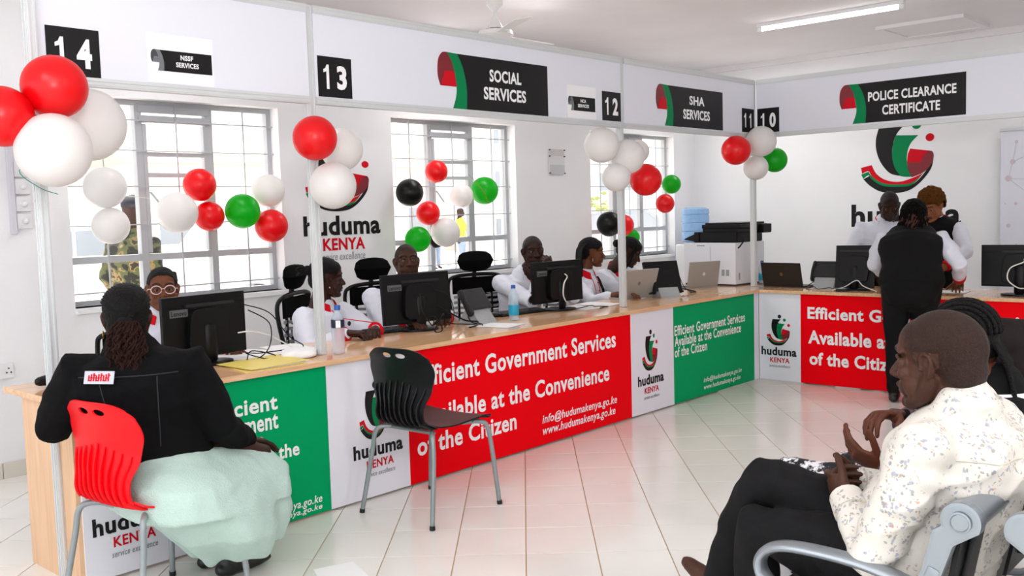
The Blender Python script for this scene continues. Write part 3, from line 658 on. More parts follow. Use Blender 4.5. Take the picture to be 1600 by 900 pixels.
def shell_chair(name, label, m, loc, rz):
    o = thing(name, label, 'chair', loc, rz)
    me = grid_mesh(shell, 28, 72).mesh(); me = evalmods(me, [('SOLIDIFY', dict(thickness=.007, offset=0))])
    cut = MB()
    for s in (-1, 1): cut.ell((-.222, s * .045, .795), (.06, .032, .0125), seg=20, rings=12)
    cme = cut.mesh(); fixn(cme); fixn(me); co = bpy.data.objects.new('cut', cme); COL.objects.link(co)
    me = evalmods(me, [('BOOLEAN', dict(operation='DIFFERENCE', object=co, solver='EXACT'))]); bpy.data.objects.remove(co)
    link('shell', me, m, o, 50)
    for k in range(9):
        s = -.84 + 1.68 * k / 8; b = MB(); pts = []; rr = []
        for i in range(22):
            t = .40 + (.80 - .0 - .06 * abs(s) - .40) * i / 21; p = shell((s * 1.0 + 1) / 2, t); d = (shell(.5, min(1, t + .01)) - shell(.5, t - .01)).normalized(); nn = V((d.z, 0, -d.x))
            pts.append(p - nn * .008 if nn.x > 0 else p + nn * .008); e = sin(pi * min(1, max(0, i / 21))); rr.append((.0045, .003 + .009 * e))
        b.chain(pts, rr, 8, side=(0, 1, 0)); obj('rib', b, m, o)
    b = MB(); b.chain([(.16, -.15, .425), (.16, .15, .425)], .009, 10); obj('cross_bar', b, grey_leg, o)
    b = MB(); b.chain([(-.12, -.15, .42), (-.12, .15, .42)], .009, 10); obj('cross_bar', b, grey_leg, o)
    for sx, sy in ((1, 1), (1, -1), (-1, 1), (-1, -1)):
        x0 = .16 if sx > 0 else -.12
        b = MB(); b.chain(cat([(x0 * .8, sy * .11, .42), (x0 + sx * .03, sy * .17, .422), (x0 + sx * .055, sy * .195, .395), (x0 + sx * .068, sy * .208, .30), (sx * .242, sy * .238, .012)], 5), .0115, 12); lg = obj('leg', b, grey_leg, o)
        b = MB(); b.chain([(sx * .2415, sy * .2375, .02), (sx * .243, sy * .2395, .001)], .0135, 12, caps=False); obj('foot_cap', b, dgrey, lg)
    return o
shell_chair('shell_chair', 'empty black plastic chair with grey legs in front of the counter', blk_pl, (-4.34, -.515, 0), radians(3))
shell_chair('shell_chair', 'red plastic chair under the woman in the mint skirt', red_pl, (-5.82, -.585, 0), radians(8))
# ------------------------------------------------------------------ swivel chairs behind the counter
def swivel(loc, rz, label, hr=1.09):
    o = thing('office_chair', label, 'chair', loc, rz, 'black office chairs behind the counters')
    b = MB(); b.chain([(-.27, 0, hr - .055), (-.26, 0, hr), (-.27, 0, hr + .045)], [(.13, .028), (.155, .045), (.135, .03)], 20, side=(0, 1, 0)); obj('headrest', b, blk_fab, o)
    b = MB(); b.chain([(-.29, 0, .80), (-.30, 0, .93), (-.275, 0, hr)], [.018, .018, .016], 10); obj('headrest_stem', b, blk, o)
    b = MB(); fr_ = [(-.26, -.19, .97), (-.255, 0, .985), (-.26, .19, .97), (-.285, .225, .90), (-.26, .215, .70), (-.23, .19, .56), (-.225, 0, .545), (-.23, -.19, .56), (-.26, -.215, .70), (-.285, -.225, .90)]
    b.chain(cat(fr_, 5, close=True), .014, 8, close=True); bf = obj('back_frame', b, blk, o)
    b = MB(); b.box((-.262, -.2, .84), (-.25, .2, .965)); obj('back_mesh', b, blk_fab, o, None)
    lt = mat('grey_back_stripe', '#8b8a90', .8)
    for k in range(6):
        z = .60 + k * .041
        for (ya, yb) in ((-.19, -.155), (-.145, .12), (.135, .19)):
            b = MB(); ym = (ya + yb) / 2; b.prism([(ya, z), (ym, z - .012 if ya == -.145 else z), (yb, z + .004), (yb, z + .024), (ym, z + .008 if ya == -.145 else z + .02), (ya, z + .02)], (-.262, 0, 0), (0, 1, 0), (0, 0, 1), (.008, 0, 0)); obj('slat', b, lt, bf, None)
    for y in (-.15, .128): b = MB(); b.box((-.266, y - .008, .58), (-.252, y + .008, .85)); obj('upright', b, blk, o, None)
    b = MB(); b.chain([(-.25, 0, .43), (-.3, 0, .50), (-.285, 0, .75)], [(.03, .012)] * 3, 10, side=(0, 1, 0)); obj('back_support', b, blk, o)
    b = MB(); b.box((-.24, -.24, .41), (.26, .24, .48)); obj('seat', b, blk_fab, o, 40, bevel=.03)
    for s in (-1, 1):
        b = MB(); b.chain(cat([(-.1, s * .26, .44), (-.1, s * .28, .62), (-.12, s * .27, .665), (.12, s * .27, .67)], 4), [(.018, .012)] * 13, 8, side=(0, 1, 0)); obj('armrest', b, blk, o)
    b = MB(); b.chain([(0, 0, .08), (0, 0, .42)], .026, 12); obj('column', b, dgrey, o)
    for k in range(5):
        a = 2 * pi * k / 5 + .3; b = MB(); b.chain([(0, 0, .10), (.29 * cos(a), .29 * sin(a), .07)], [(.022, .018), (.014, .012)], 8); l_ = obj('base_spoke', b, blk, o)
        b = MB(); b.chain([(.29 * cos(a) - .012, .29 * sin(a), .027), (.29 * cos(a) + .012, .29 * sin(a), .027)], .025, 10); obj('castor', b, blk, l_)
    return o
swc = swivel((-2.29, .98, 0), radians(-112), 'empty black office chair with grey-striped mesh back and headrest')
dup(swc, (-3.80, .90, 0), radians(-60), 'black office chair behind the white-shirted woman near the second post')
dup(swc, (-3.19, 1.02, 0), radians(-95), 'black office chair of the man behind the second monitor')
lowc = dup(swc, (-4.98, 1.05, 0), radians(-110), 'low-backed black chair of the clerk in pink glasses')
for c in list(lowc.children):
    if c.name.startswith('headrest'): bpy.data.objects.remove(c)
    elif c.name.startswith('back'): c.location.z = -.14
for x, y, r, t in ((-2.0, .98, -112, 'low-backed black chair of the man resting on his hands'), (-1.24, .93, -88, 'low-backed black chair of the woman with long braids'), (-.62, 1.05, -88, 'low-backed black chair of the woman leaning forward')): dup(lowc, (x, y, 0), radians(r), t)
# ------------------------------------------------------------------ desk equipment
def cable(label, pts, m=None, r=.003, grp='loose cables on the counters', name='cable', parent=None):
    b = MB(); b.chain(cat(pts, 6), r, 6); o = obj(name, b, m or blk, parent)
    if parent is None: tag(o, label, 'cable', grp)
    return o
def monitor(loc, rz, label, w=.5, h=.3, zt=.345, tilt=0, brand=None, wcable=True):
    """faces +x of its own frame; the back looks towards -x"""
    o = thing('monitor', label, 'monitor', loc, rz, 'computer monitors seen from behind'); T = Matrix.Translation((0, 0, zt - h / 2)) @ Matrix.Rotation(radians(tilt), 4, 'Y'); Ti = T
    def pt(mb): 
        mb.v = [Ti @ q for q in mb.v]; return mb
    b = MB(); b.box((-.012, -w / 2, -h / 2), (.012, w / 2, h / 2)); case = obj('case', pt(b), blk_gl if False else blk, o, None, bevel=.004)
    b = MB(); b.box((.0115, -w / 2 + .01, -h / 2 + .015), (.0135, w / 2 - .01, h / 2 - .01)); obj('screen', pt(b), blk_gl, case, None)
    b = MB(); b.box((-.0125, -w / 2 + .004, -h / 2 + .006), (-.016, w / 2 - .004, h / 2 - .05)); obj('back_shell', pt(b), blk, case, None, bevel=.0015)
    b = MB(); b.prism(cat2([(-.10, -.10), (-.115, 0), (-.10, .085), (-.06, .105), (.06, .105), (.10, .085), (.115, 0), (.10, -.10), (-.10, -.10)], 4)[:-1], (-.016, 0, -.02), (0, 1, 0), (0, 0, 1), (-.035, 0, 0)); obj('rear_housing', pt(b), blk, case, None, bevel=.006)
    b = MB(); b.box((-.03, -.16, h / 2 - .055), (-.0125, .12, h / 2 - .04)); obj('vent_strip', pt(b), dgrey, case, None)
    b = MB(); b.chain([(-.045, 0, .02), (-.05, 0, .10), (-.045, 0, zt - h / 2)], [(.035, .014)] * 3, 12, side=(0, 1, 0)); obj('stand_neck', b, blk, o)
    b = MB(); b.prism([(.1 * cos(a) * 1.05, .125 * sin(a)) for a in [2 * pi * i / 28 for i in range(28)]], (-.02, 0, 0), (1, 0, 0), (0, 1, 0), (0, 0, .012)); obj('stand_base', b, blk, o, None, bevel=.003)
    F = (Ti @ V((-.0165, 0, 0)), V((0, -1, 0)), (Ti.to_3x3() @ V((0, 0, 1))), (Ti.to_3x3() @ V((-1, 0, 0))))
    if brand:
        x0 = -w / 2 + .035; flat('badge', [[(x0, h / 2 - .098), (x0 + .10, h / 2 - .098), (x0 + .10, h / 2 - .062), (x0, h / 2 - .062)]], F, mat('badge_grey', '#5c5e60', .4), case, off=.0006)
        text(brand, F, (x0 + .008, h / 2 - .092, x0 + .092, h / 2 - .068), print_k, case, bold=.02, off=.002)
    if wcable:
        b = MB(); q = Ti @ V((-.06, -.03, .02)); b.chain(cat([q + V((.01, 0, .03)), q + V((-.012, .0, .01)), q + V((-.05, .075, -.03)), q + V((-.055, .09, -.11)), q + V((-.03, .03, -.17)), q + V((.02, -.02, -.175))], 6), .0045, 8); obj('white_lead', b, cab_w, o)
    return o
Zc = .758
monitor((-5.06, .29, Zc), radians(96), 'monitor labelled Lenovo between the seated woman and the clerk', .475, .305, .34, 0, 'Lenovo', False)
monitor((-3.60, .36, Zc), radians(84), 'black monitor in front of the man left of the empty chair', .50, .30, .345, 4, 'Lenovo', False)
monitor((-2.29, .33, Zc), radians(86), 'black monitor with looped white lead beside the resting man', .50, .29, .345, 2, 'Lenovo')
monitor((-.03, -.88, Zc), radians(8), 'black monitor on the short counter beside the standing man', .30, .34, .355, 8, None, False)
monitor((-.02, -2.08, Zc), radians(2), 'black monitor at the right edge with a white lead', .52, .30, .36, 0, None)
# touch-screen till monitor on a folding stand
def till(loc, rz, label, big=False, tilt=35):
    o = thing('desk_phone', label, 'phone', loc, rz, 'grey desk phones seen from behind')
    b = MB(); b.prism([(-.09, 0), (.10, 0), (.02, .115), (-.0, .115)], (0, -.085, 0), (1, 0, 0), (0, 0, 1), (0, .17, 0)); obj('stand', b, mat('phone_stand', '#9fa3a5', .4), o, None, bevel=.006)
    b = MB(); R = Matrix.Rotation(radians(tilt), 3, 'Y'); b.box((-.018, -.115, -.03), (.012, .115, .12), rot=R, piv=(0, 0, 0)); b.v = [q + V((-.0, 0, .11)) for q in b.v]; obj('body', b, dgrey, o, None, bevel=.008)
    b = MB(); b.chain([(-.03, .105, .07), (.01, .115, .14), (.05, .105, .20)], [(.03, .016), (.02, .012), (.03, .016)], 10); obj('handset', b, dgrey, o)
    b = MB(); b.chain(cat([(.0, .10, .05), (-.06, .13, .02), (-.1, .09, .008), (-.13, .12, .006)], 5), .004, 6); obj('cord', b, blk, o)
    return o
till((-3.16, .27, Zc), radians(95), 'grey desk phone in front of the empty striped chair')
till((.06, -.60, Zc), radians(5), 'dark desk phone between the black laptop and the standing man')
o = thing('tilted_touchscreen', 'tilted black screen on a folded grey stand right of the third post', 'monitor', (-1.12, .20, Zc), radians(62))
b = MB(); R = Matrix.Rotation(radians(20), 3, 'Y'); b.box((-.014, -.15, .02), (.014, .15, .285), rot=R, piv=(0, 0, .06)); obj('case', b, blk, o, None, bevel=.004)
b = MB(); b.box((-.065, -.09, .03), (-.014, .12, .21), rot=R, piv=(0, 0, .06)); obj('rear_housing', b, blk, o, None, bevel=.01)
b = MB(); b.prism([(-.11, 0), (.10, 0), (.02, .10), (-.03, .13)], (0, -.08, 0), (1, 0, 0), (0, 0, 1), (0, .02, 0)); b.prism([(-.11, 0), (.10, 0), (.02, .10), (-.03, .13)], (0, .07, 0), (1, 0, 0), (0, 0, 1), (0, .02, 0)); b.box((-.11, -.08, 0), (.1, .09, .012)); b.prism([(-.115, 0), (-.105, 0), (-.02, .12), (-.03, .125)], (0, -.08, 0), (1, 0, 0), (0, 0, 1), (0, .17, 0)); obj('stand', b, mat('phone_stand', '#9fa3a5', .4), o, None)
def laptop(loc, rz, label, m, w=.33, h=.225, ang=18, mark=None):
    o = thing('laptop', label, 'laptop', loc, rz, 'open laptops on the counters')
    b = MB(); b.box((0, -w / 2, 0), (h, w / 2, .014)); base = obj('base', b, m, o, None, bevel=.003)
    b = MB()
    for i in range(5):
        for k in range(12): b.box((.02 + i * .019, -w / 2 + .03 + k * .0228, .014), (.035 + i * .019, -w / 2 + .049 + k * .0228, .0155))
    obj('keys', b, blk, base, None)['kind'] = 'stuff'
    R = Matrix.Rotation(radians(-ang), 3, 'Y'); b = MB(); b.box((-.004, -w / 2, .0), (.004, w / 2, h), rot=R, piv=(0, 0, 0)); b.v = [q + V((-.002, 0, .014)) for q in b.v]; lid = obj('lid', b, m, o, None, bevel=.003)
    b = MB(); b.box((.0042, -w / 2 + .01, .01), (.0048, w / 2 - .01, h - .01), rot=R, piv=(0, 0, 0)); b.v = [q + V((-.002, 0, .014)) for q in b.v]; obj('screen', b, blk_gl, lid, None)
    F = (R @ V((-.0045, 0, 0)) + V((-.002, 0, .014)), V((0, -1, 0)), R @ V((0, 0, 1)), R @ V((-1, 0, 0)))
    cpts = [(.013 * cos(a), h / 2 + .015 * sin(a)) for a in [2 * pi * i / 20 for i in range(20)]]
    if mark: flat('mark', [cpts], F, mark, lid, off=.0004)
    return o
lsil = mat('laptop_aluminium', '#a6a7a4', .35, .4)
laptop((-1.37, .30, Zc), radians(72), 'silver laptop right behind the third post', lsil, .33, .23, 20, mat('mark_grey', '#6f706e', .4))
laptop((-.30, .35, Zc), radians(62), 'silver laptop leaning beside the big white printer', lsil, .30, .22, 12, mat('mark_white', '#dcdcdc', .4))
laptop((.02, -.24, Zc), radians(-4), 'black laptop at the start of the short counter', mat('laptop_black', '#141312', .35), .37, .20, 14, mat('mark_gold', '#6e5a30', .4))
def keyboard(loc, rz, label, w=.42):
    o = thing('keyboard', label, 'keyboard', loc, rz, 'black keyboards'); b = MB(); b.prism([(-.065, 0), (.065, 0), (.065, .022), (-.065, .012)], (0, -w / 2, 0), (1, 0, 0), (0, 0, 1), (0, w, 0)); obj('case', b, blk, o, None, bevel=.003)
    b = MB()
    for i in range(5):
        for k in range(18): b.box((-.055 + i * .022, -w / 2 + .012 + k * (w - .024) / 18, .013 + i * .0016), (-.037 + i * .022, -w / 2 + .012 + k * (w - .024) / 18 + .018, .020 + i * .0016))
    obj('keys', b, dgrey, o, None)['kind'] = 'stuff'
keyboard((-3.72, .55 - .12, Zc), radians(80), 'black keyboard by the white-shirted woman\'s red cuff')
keyboard((-2.62, .40, Zc), radians(84), 'black keyboard under the elbows of the resting man')
def mouse(loc, rz, label):
    b = MB(); b.ell((0, 0, .013), (.055, .032, .02), seg=18); me = b.mesh('mouse')
    for v in me.vertices: v.co.z = max(0, v.co.z)
    o = link('computer_mouse', me, blk, None, 60); o.location = loc; o.rotation_euler = (0, 0, rz); tag(o, label, 'mouse', 'black computer mice'); return o
mouse((-4.02, .45, Zc), radians(-30), 'black mouse beside the second post bottle')
mouse((-2.86, .42, Zc), radians(-60), 'black mouse behind the blue-labelled water bottle')
mouse((.2, -.0, Zc), radians(20), 'black mouse between the small bottle and black laptop')
def bottle(loc, label, lab_m, z0, z1, h=.225, r=.033):
    o = thing('water_bottle', label, 'bottle', loc, 0, 'plastic water bottles'); k = h / .225
    pr = [(.4 * r, .002), (.92 * r, .004), (r, .012)] + [(r * (1 - .035 * (i % 2)), .02 + .009 * i) for i in range(9)] + [(r, .105 * k), (r, .145 * k), (.92 * r, .165 * k), (.6 * r, .188 * k), (.40 * r, .198 * k), (.38 * r, .212 * k)]
    b = MB(); b.lathe(pr, seg=24); obj('body', b, pet_m, o)
    b = MB(); b.lathe([(.42 * r, .206 * k), (.46 * r, .207 * k), (.46 * r, .226 * k), (.40 * r, .229 * k)], seg=20); obj('cap', b, mat('blue_cap', '#1f56a8', .4), o)
    b = MB(); b.lathe([(r * 1.01, z0), (r * 1.015, z0 + .001), (r * 1.015, z1), (r * 1.01, z1 + .001)], seg=24); lb = obj('label', b, lab_m, o)
    return o, lb
o, lb = bottle((-4.50, -.035, Zc), 'water bottle with navy label beside the second post', mat('navy_label', '#1c2240', .4), .135, .175, .245, .034)
b = MB(); b.box((-.012, -.0358, .137), (.012, -.034, .174)); me = b.mesh(); me.transform(Matrix.Rotation(radians(-35), 4, 'Z')); link('label_panel', me, paper_m, lb)
bottle((-2.93, .17, Zc), 'water bottle with turquoise label between phone and resting man', mat('cyan_label', '#1f9cc0', .4), .035, .10, .225, .033)
bottle((.30, .10, Zc), 'small water bottle with blue label just past the corner post', mat('cyan_label', '#1f9cc0', .4), .03, .09, .20, .03)
# printer
o = thing('office_printer', 'large white office printer with black scanner top at the corner', 'printer', (.22, .40, Zc), radians(-3))
pw = mat('printer_white', '#e2e3e8', .4)
b = MB(); b.box((-.24, -.235, .012), (.24, .30, .375)); body = obj('body', b, pw, o, None, bevel=.008)
b = MB(); b.box((-.235, -.23, 0), (.235, .29, .012)); obj('foot', b, dgrey, o, None)
b = MB(); b.box((-.2, -.22, .375), (.235, .22, .47)); b2 = obj('scanner_body', b, blk, o, None, bevel=.012)
b = MB(); b.prism([(.16, .38), (.32, .40), (.31, .412), (.16, .47)], (-.21, 0, 0), (0, 1, 0), (0, 0, 1), (.40, 0, 0)); obj('output_tray', b, blk, o, None, bevel=.004)
b = MB(); b.box((-.22, -.27, .50), (.24, .12, .535)); b.box((-.2, -.25, .535), (.22, .10, .55)); obj('document_feeder', b, blk, o, None, bevel=.008)
b = MB(); b.box((-.21, -.24, .468), (.23, .12, .50)); obj('scanner_lid', b, blk, o, None, bevel=.006)
b = MB(); b.box((.12, -.30, .45), (.26, -.23, .53)); obj('control_panel', b, blk, o, None, bevel=.01)
for k in range(2): b = MB(); b.box((-.243, -.17 + k * .045, .085), (-.239, -.14 + k * .045, .14)); obj('vent', b, mat('vent_grey', '#9a9da2', .5), body, None)
b = MB(); b.box((-.2425, .10, .03), (-.2395, .27, .033)); b.box((-.2425, .02, .12), (-.2395, .022, .34)); obj('seam', b, mat('vent_grey', '#9a9da2', .5), body, None)
b = MB(); b.box((-.0, -.238, .20), (.03, -.2345, .235)); b.box((-.19, -.238, .05), (-.17, -.2345, .11)); obj('port', b, mat('vent_grey', '#9a9da2', .5), body, None)
b = MB(); b.box((-.243, .08, .345), (-.2395, .16, .355)); obj('name_strip', b, mat('vent_grey', '#9a9da2', .5), body, None)
b = MB(); b.chain(cat([(-.16, -.245, .45), (-.15, -.265, .40), (-.18, -.25, .35), (-.2, -.24, .33)], 6), .006, 8); obj('power_lead', b, blk, o)
# water jug on its cooler
o = thing('water_cooler', 'blue water jug standing on a white cooler in the far corner', 'cooler', (1.66, 1.60, 0))
b = MB(); b.box((-.16, -.15, 0), (.16, .16, 1.05)); obj('cooler_body', b, white_pl, o, None, bevel=.02)
b = MB(); b.lathe([(.04, 1.05), (.10, 1.06), (.15, 1.09), (.15, 1.18), (.142, 1.19), (.15, 1.20), (.15, 1.27), (.142, 1.28), (.15, 1.29), (.15, 1.36), (.142, 1.37), (.15, 1.38), (.145, 1.43), (.10, 1.45)], seg=28); obj('jug', b, jug_m, o)
# paperwork
def slab(name, label, cat_, poly, z, th, m, extra=None, bv=0):
    b = MB(); c = V((sum(p[0] for p in poly) / len(poly), sum(p[1] for p in poly) / len(poly), 0)); b.prism([(p[0] - c.x, p[1] - c.y) for p in poly], (0, 0, 0), (1, 0, 0), (0, 1, 0), (0, 0, th)); o = obj(name, b, m, None, None, bevel=bv); o.location = (c.x, c.y, z); tag(o, label, cat_); return o
f1 = slab('folder', 'yellow card folder lying at the edge of the counter', 'folder', [(-5.06, .13), (-4.74, .18), (-4.80, -.165), (-5.12, -.15)], Zc, .003, yel_m)
b = MB(); b.prism([(-.15, -.14), (.14, -.15), (.16, .14), (-.14, .14)], (0, 0, .004), (1, 0, 0), (0, 1, 0), (0, 0, .006)); obj('sheets', b, paper_m, f1, None)
b = MB(); b.prism([(-.16, -.15), (.16, -.16), (.18, .15), (-.16, .15)], (0, 0, .011), (1, 0, .015), (0, 1, 0), (0, 0, .002)); obj('cover', b, yel_m, f1, None)
b = MB(); b.ell((0, 0, .018), (.13, .10, .024), seg=20); me = b.mesh()
for v in me.vertices:
    v.co.z = max(0, v.co.z + .004 * noise.noise(v.co * 30)); v.co.x = max(-.11, min(.11, v.co.x * 1.15)); v.co.y = max(-.085, min(.085, v.co.y * 1.15))
o = link('paper_packet', me, paper_m, None, 60); o.location = (-4.66, .08, Zc); o.rotation_euler = (0, 0, .9); tag(o, 'puffy white paper packet between the folder and second post', 'packet')
random.seed(11)
pp = [(-4.72, .36, .3, 'loose white sheet behind the yellow folder, leftmost'), (-4.52, .38, -.2, 'loose white sheet behind the paper packet'), (-4.86, .30, .9, 'loose white sheet beneath the tangled leads'), (-3.20, .08, .2, 'white sheet reflecting light in front of the desk phone'), (-2.12, .26, -.1, 'white sheet beside the third monitor'), (-1.85, .30, .15, 'white sheet left of the third post'), (-1.28, .42, .2, 'white sheet behind the silver laptop'), (.05, -1.55, .1, 'white sheet by the bent woman\'s elbow')]
for x, y, r, lb_ in pp:
    o = slab('paper_sheet', lb_, 'paper', [(-.105 + x, -.15 + y), (.105 + x, -.15 + y), (.105 + x, .15 + y), (-.105 + x, .15 + y)], Zc + random.uniform(.0004, .003), .0012, paper_m); o.rotation_euler = (0, 0, r); o['group'] = 'loose sheets on the counters'
o = thing('handheld_scanner', 'small black handset lying by the left end of the counter', 'scanner', (-5.80, .30, Zc), radians(20))
b = MB(); b.chain([(-.06, 0, .03), (0, 0, .03), (.035, 0, .03)], [.02, .026, .028], 12); obj('head', b, blk, o)
b = MB(); b.chain([(.03, 0, .025), (.15, 0, .016)], [(.014, .012), (.012, .01)], 10); obj('handle', b, mat('wood_stick', '#8a6a4a', .6), o)
o = slab('card_reader', 'small black card reader at the front of the short counter', 'reader', [(-.22, -.80), (-.15, -.80), (-.15, -.88), (-.22, -.88)], Zc, .02, dgrey, bv=.004)
b = MB(); b.box((-.02, -.03, .02), (.015, .02, .0215)); obj('screen', b, mat('lcd', '#b8c4b8', .3), o, None)
o = slab('booklet', 'white booklet lying on the floor near the seated woman', 'booklet', [(-5.22, -.74), (-5.06, -.80), (-5.14, -1.02), (-5.32, -.95)], 0, .006, paper_m)
# cables
cable('black lead looping out behind the Lenovo monitor', [(-4.83, .26, 1.0), (-4.75, .2, .93), (-4.78, .16, .82), (-4.88, .12, .77), (-5.0, .14, .765)])
cable('black lead arching down onto the yellow folder', [(-4.85, .27, 1.03), (-4.74, .21, .98), (-4.68, .14, .86), (-4.62, .1, .805), (-4.66, .12, .785)])
cable('cream network lead from the first monitor', [(-4.93, .2, .9), (-4.86, .18, .9), (-4.74, .2, .86), (-4.62, .2, .79), (-4.58, .16, .765)], cab_w, .0035)
cable('knot of black leads beside the first monitor', [(-4.94, .12, .768), (-4.86, .2, .80), (-4.78, .12, .775), (-4.86, .06, .77), (-4.92, .16, .80), (-4.8, .22, .78), (-4.7, .14, .79), (-4.66, .22, .77)])
cable('black leads bunched around the second monitor stand', [(-3.64, .28, .98), (-3.70, .2, .9), (-3.66, .16, .80), (-3.6, .2, .85), (-3.58, .16, .77), (-3.66, .14, .77), (-3.55, .18, .86), (-3.5, .22, .77)], r=.004)
cable('second black lead twisting by the same monitor', [(-3.52, .28, 1.0), (-3.40, .28, .95), (-3.42, .22, .84), (-3.5, .18, .8), (-3.35, .2, .775), (-3.28, .18, .765)], r=.003)
cable('black leads trailing to the first desk phone', [(-3.5, .3, .9), (-3.4, .26, .84), (-3.3, .24, .79), (-3.24, .2, .78), (-3.3, .15, .765), (-3.38, .13, .762)], r=.005)
cable('thin black leads trailing right of the third monitor', [(-2.25, .2, .765), (-2.12, .16, .78), (-2.05, .18, .763), (-1.98, .12, .763), (-2.1, .1, .763)])
cable('black leads heaped behind the tilted screen', [(-.98, .2, .78), (-.9, .28, .82), (-.85, .2, .775), (-.78, .25, .79), (-.72, .16, .765), (-.82, .15, .77), (-.7, .22, .763)], r=.005)
cable('thin black lead arching over the leads near the printer', [(-.98, .24, .98), (-.86, .24, .92), (-.84, .2, .82), (-.8, .16, .765)])
cable('white lead humped in front of the corner monitor', [(-.18, -.76, .765), (-.14, -.84, .79), (-.1, -.92, .84), (-.14, -.99, .80), (-.16, -1.1, .764)], cab_w, .004)
cable('black lead looped beside the card reader', [(.0, -.50, .765), (-.08, -.56, .78), (-.14, -.62, .765), (-.1, -.7, .775), (-.17, -.77, .765)])
cable('thin lead running from the wall to the small bottle', [(.34, .22, .80), (.3, .17, .775), (.22, .08, .763), (.18, .0, .763)], r=.002)
# waiting bench rows, back to back
def bench(loc, rz, label):
    o = thing('waiting_bench', label, 'bench', loc, rz); n = 3; w = .55; L = n * w
    pf = mat('perforated_steel', '#17181a', .45, .4)
    # side profile in (y, z): y forward
    for k in range(n):
        x0 = k * w + .025; x1 = (k + 1) * w - .025
        prof = [(.50, .405), (.52, .43), (.40, .435), (.20, .418), (.09, .42)]
        b = MB(); pts = prof + [(a, z - .014) for a, z in prof[::-1]]; b.prism(pts, (x0, 0, 0), (0, 1, 0), (0, 0, 1), (x1 - x0, 0, 0)); obj('seat', b, pf, o, None)
        prof = [(.075, .43), (.06, .50), (.035, .62), (.012, .76)]; b = MB(); pts = prof + [(a - .012, z) for a, z in prof[::-1]]; b.prism(pts, (x0, 0, 0), (0, 1, 0), (0, 0, 1), (x1 - x0, 0, 0)); bk = obj('backrest', b, pf, o, None)
        for q in (x0 + .06, x1 - .14): b = MB(); b.prism([(.052, .48), (.0, .73), (-.008, .73), (.040, .48)], (q, 0, 0), (0, 1, 0), (0, 0, 1), (.08, 0, 0)); obj('back_rib', b, pf, bk, None, bevel=.003)
    b = MB(); b.chain([(.0, 0, .748), (L, 0, .748)], [(.032, .036)] * 2, 20, side=(0, 0, 1), caps=False); obj('top_rail', b, bench_s, o)
    b = MB(); b.chain([(.0, .24, .33), (L, .24, .33)], [(.03, .04)] * 2, 4, caps=False); obj('beam', b, bench_s, o, None)
    for k in range(n + 1):
        x = min(max(k * w, .0), L); xa, xb = x - .018, x + .018
        b = MB(); C = (0, .748); R_ = .044
        arc = [(C[0] + R_ * cos(a), C[1] + R_ * sin(a)) for a in [radians(t) for t in range(-20, 216, 12)]]
        poly = arc + [(.015, .69), (.045, .60), (.085, .47), (.12, .36), (.20, .31), (.26, .33), (.19, .42), (.125, .54), (.085, .62), (.06, .72)]
        b.prism(poly, (xa, 0, 0), (0, 1, 0), (0, 0, 1), (xb - xa, 0, 0)); pl = obj('end_plate', b, bench_s, o, None, bevel=.007)
        b = MB(); b.lathe([(.024, 0), (.024, .004), (.020, .005), (.018, .002), (.001, .002)], seg=24); me = b.mesh(); me.transform(Matrix.Translation((xa - .002, C[0], C[1])) @ Matrix.Rotation(radians(-90), 4, 'Y')); link('cap_ring', me, bench_s, pl, 40)
        b = MB(); b.chain(cat([(xa - .001, .055, .63), (xa - .001, .085, .56), (xa - .001, .115, .50)], 4), [(.014, .003)] * 9, 10, side=(0, 1, 0)); obj('plate_ridge', b, bench_s, pl)
        loop = cat([(x, .10, .575), (x, .22, .60), (x, .36, .605), (x, .44, .595), (x, .482, .565), (x, .486, .525), (x, .455, .49), (x, .40, .44), (x, .33, .38), (x, .26, .33)], 6)
        b = MB(); b.chain(loop, [(.028, .014)] * len(loop), 14, side=(1, 0, 0)); obj('armrest', b, bench_s, o)
        if k in (0, n): 
            b = MB(); b.chain(cat([(x, .46, .02), (x, .36, .05), (x, .26, .09), (x, .24, .33)], 5), [(.02, .014)] * 16, 10, side=(1, 0, 0)); b.chain(cat([(x, -.02, .02), (x, .08, .045), (x, .2, .09), (x, .24, .33)], 5), [(.02, .014)] * 16, 10, side=(1, 0, 0)); obj('leg', b, bench_s, o)
    return o
BY = -3.31
bn = bench((-5.33, BY, 0), 0, 'silver and black waiting bench the three visitors sit on')
dup(bn, (-5.33 + 1.65, BY - .13, 0), pi, 'silver and black waiting bench backing onto the occupied one')
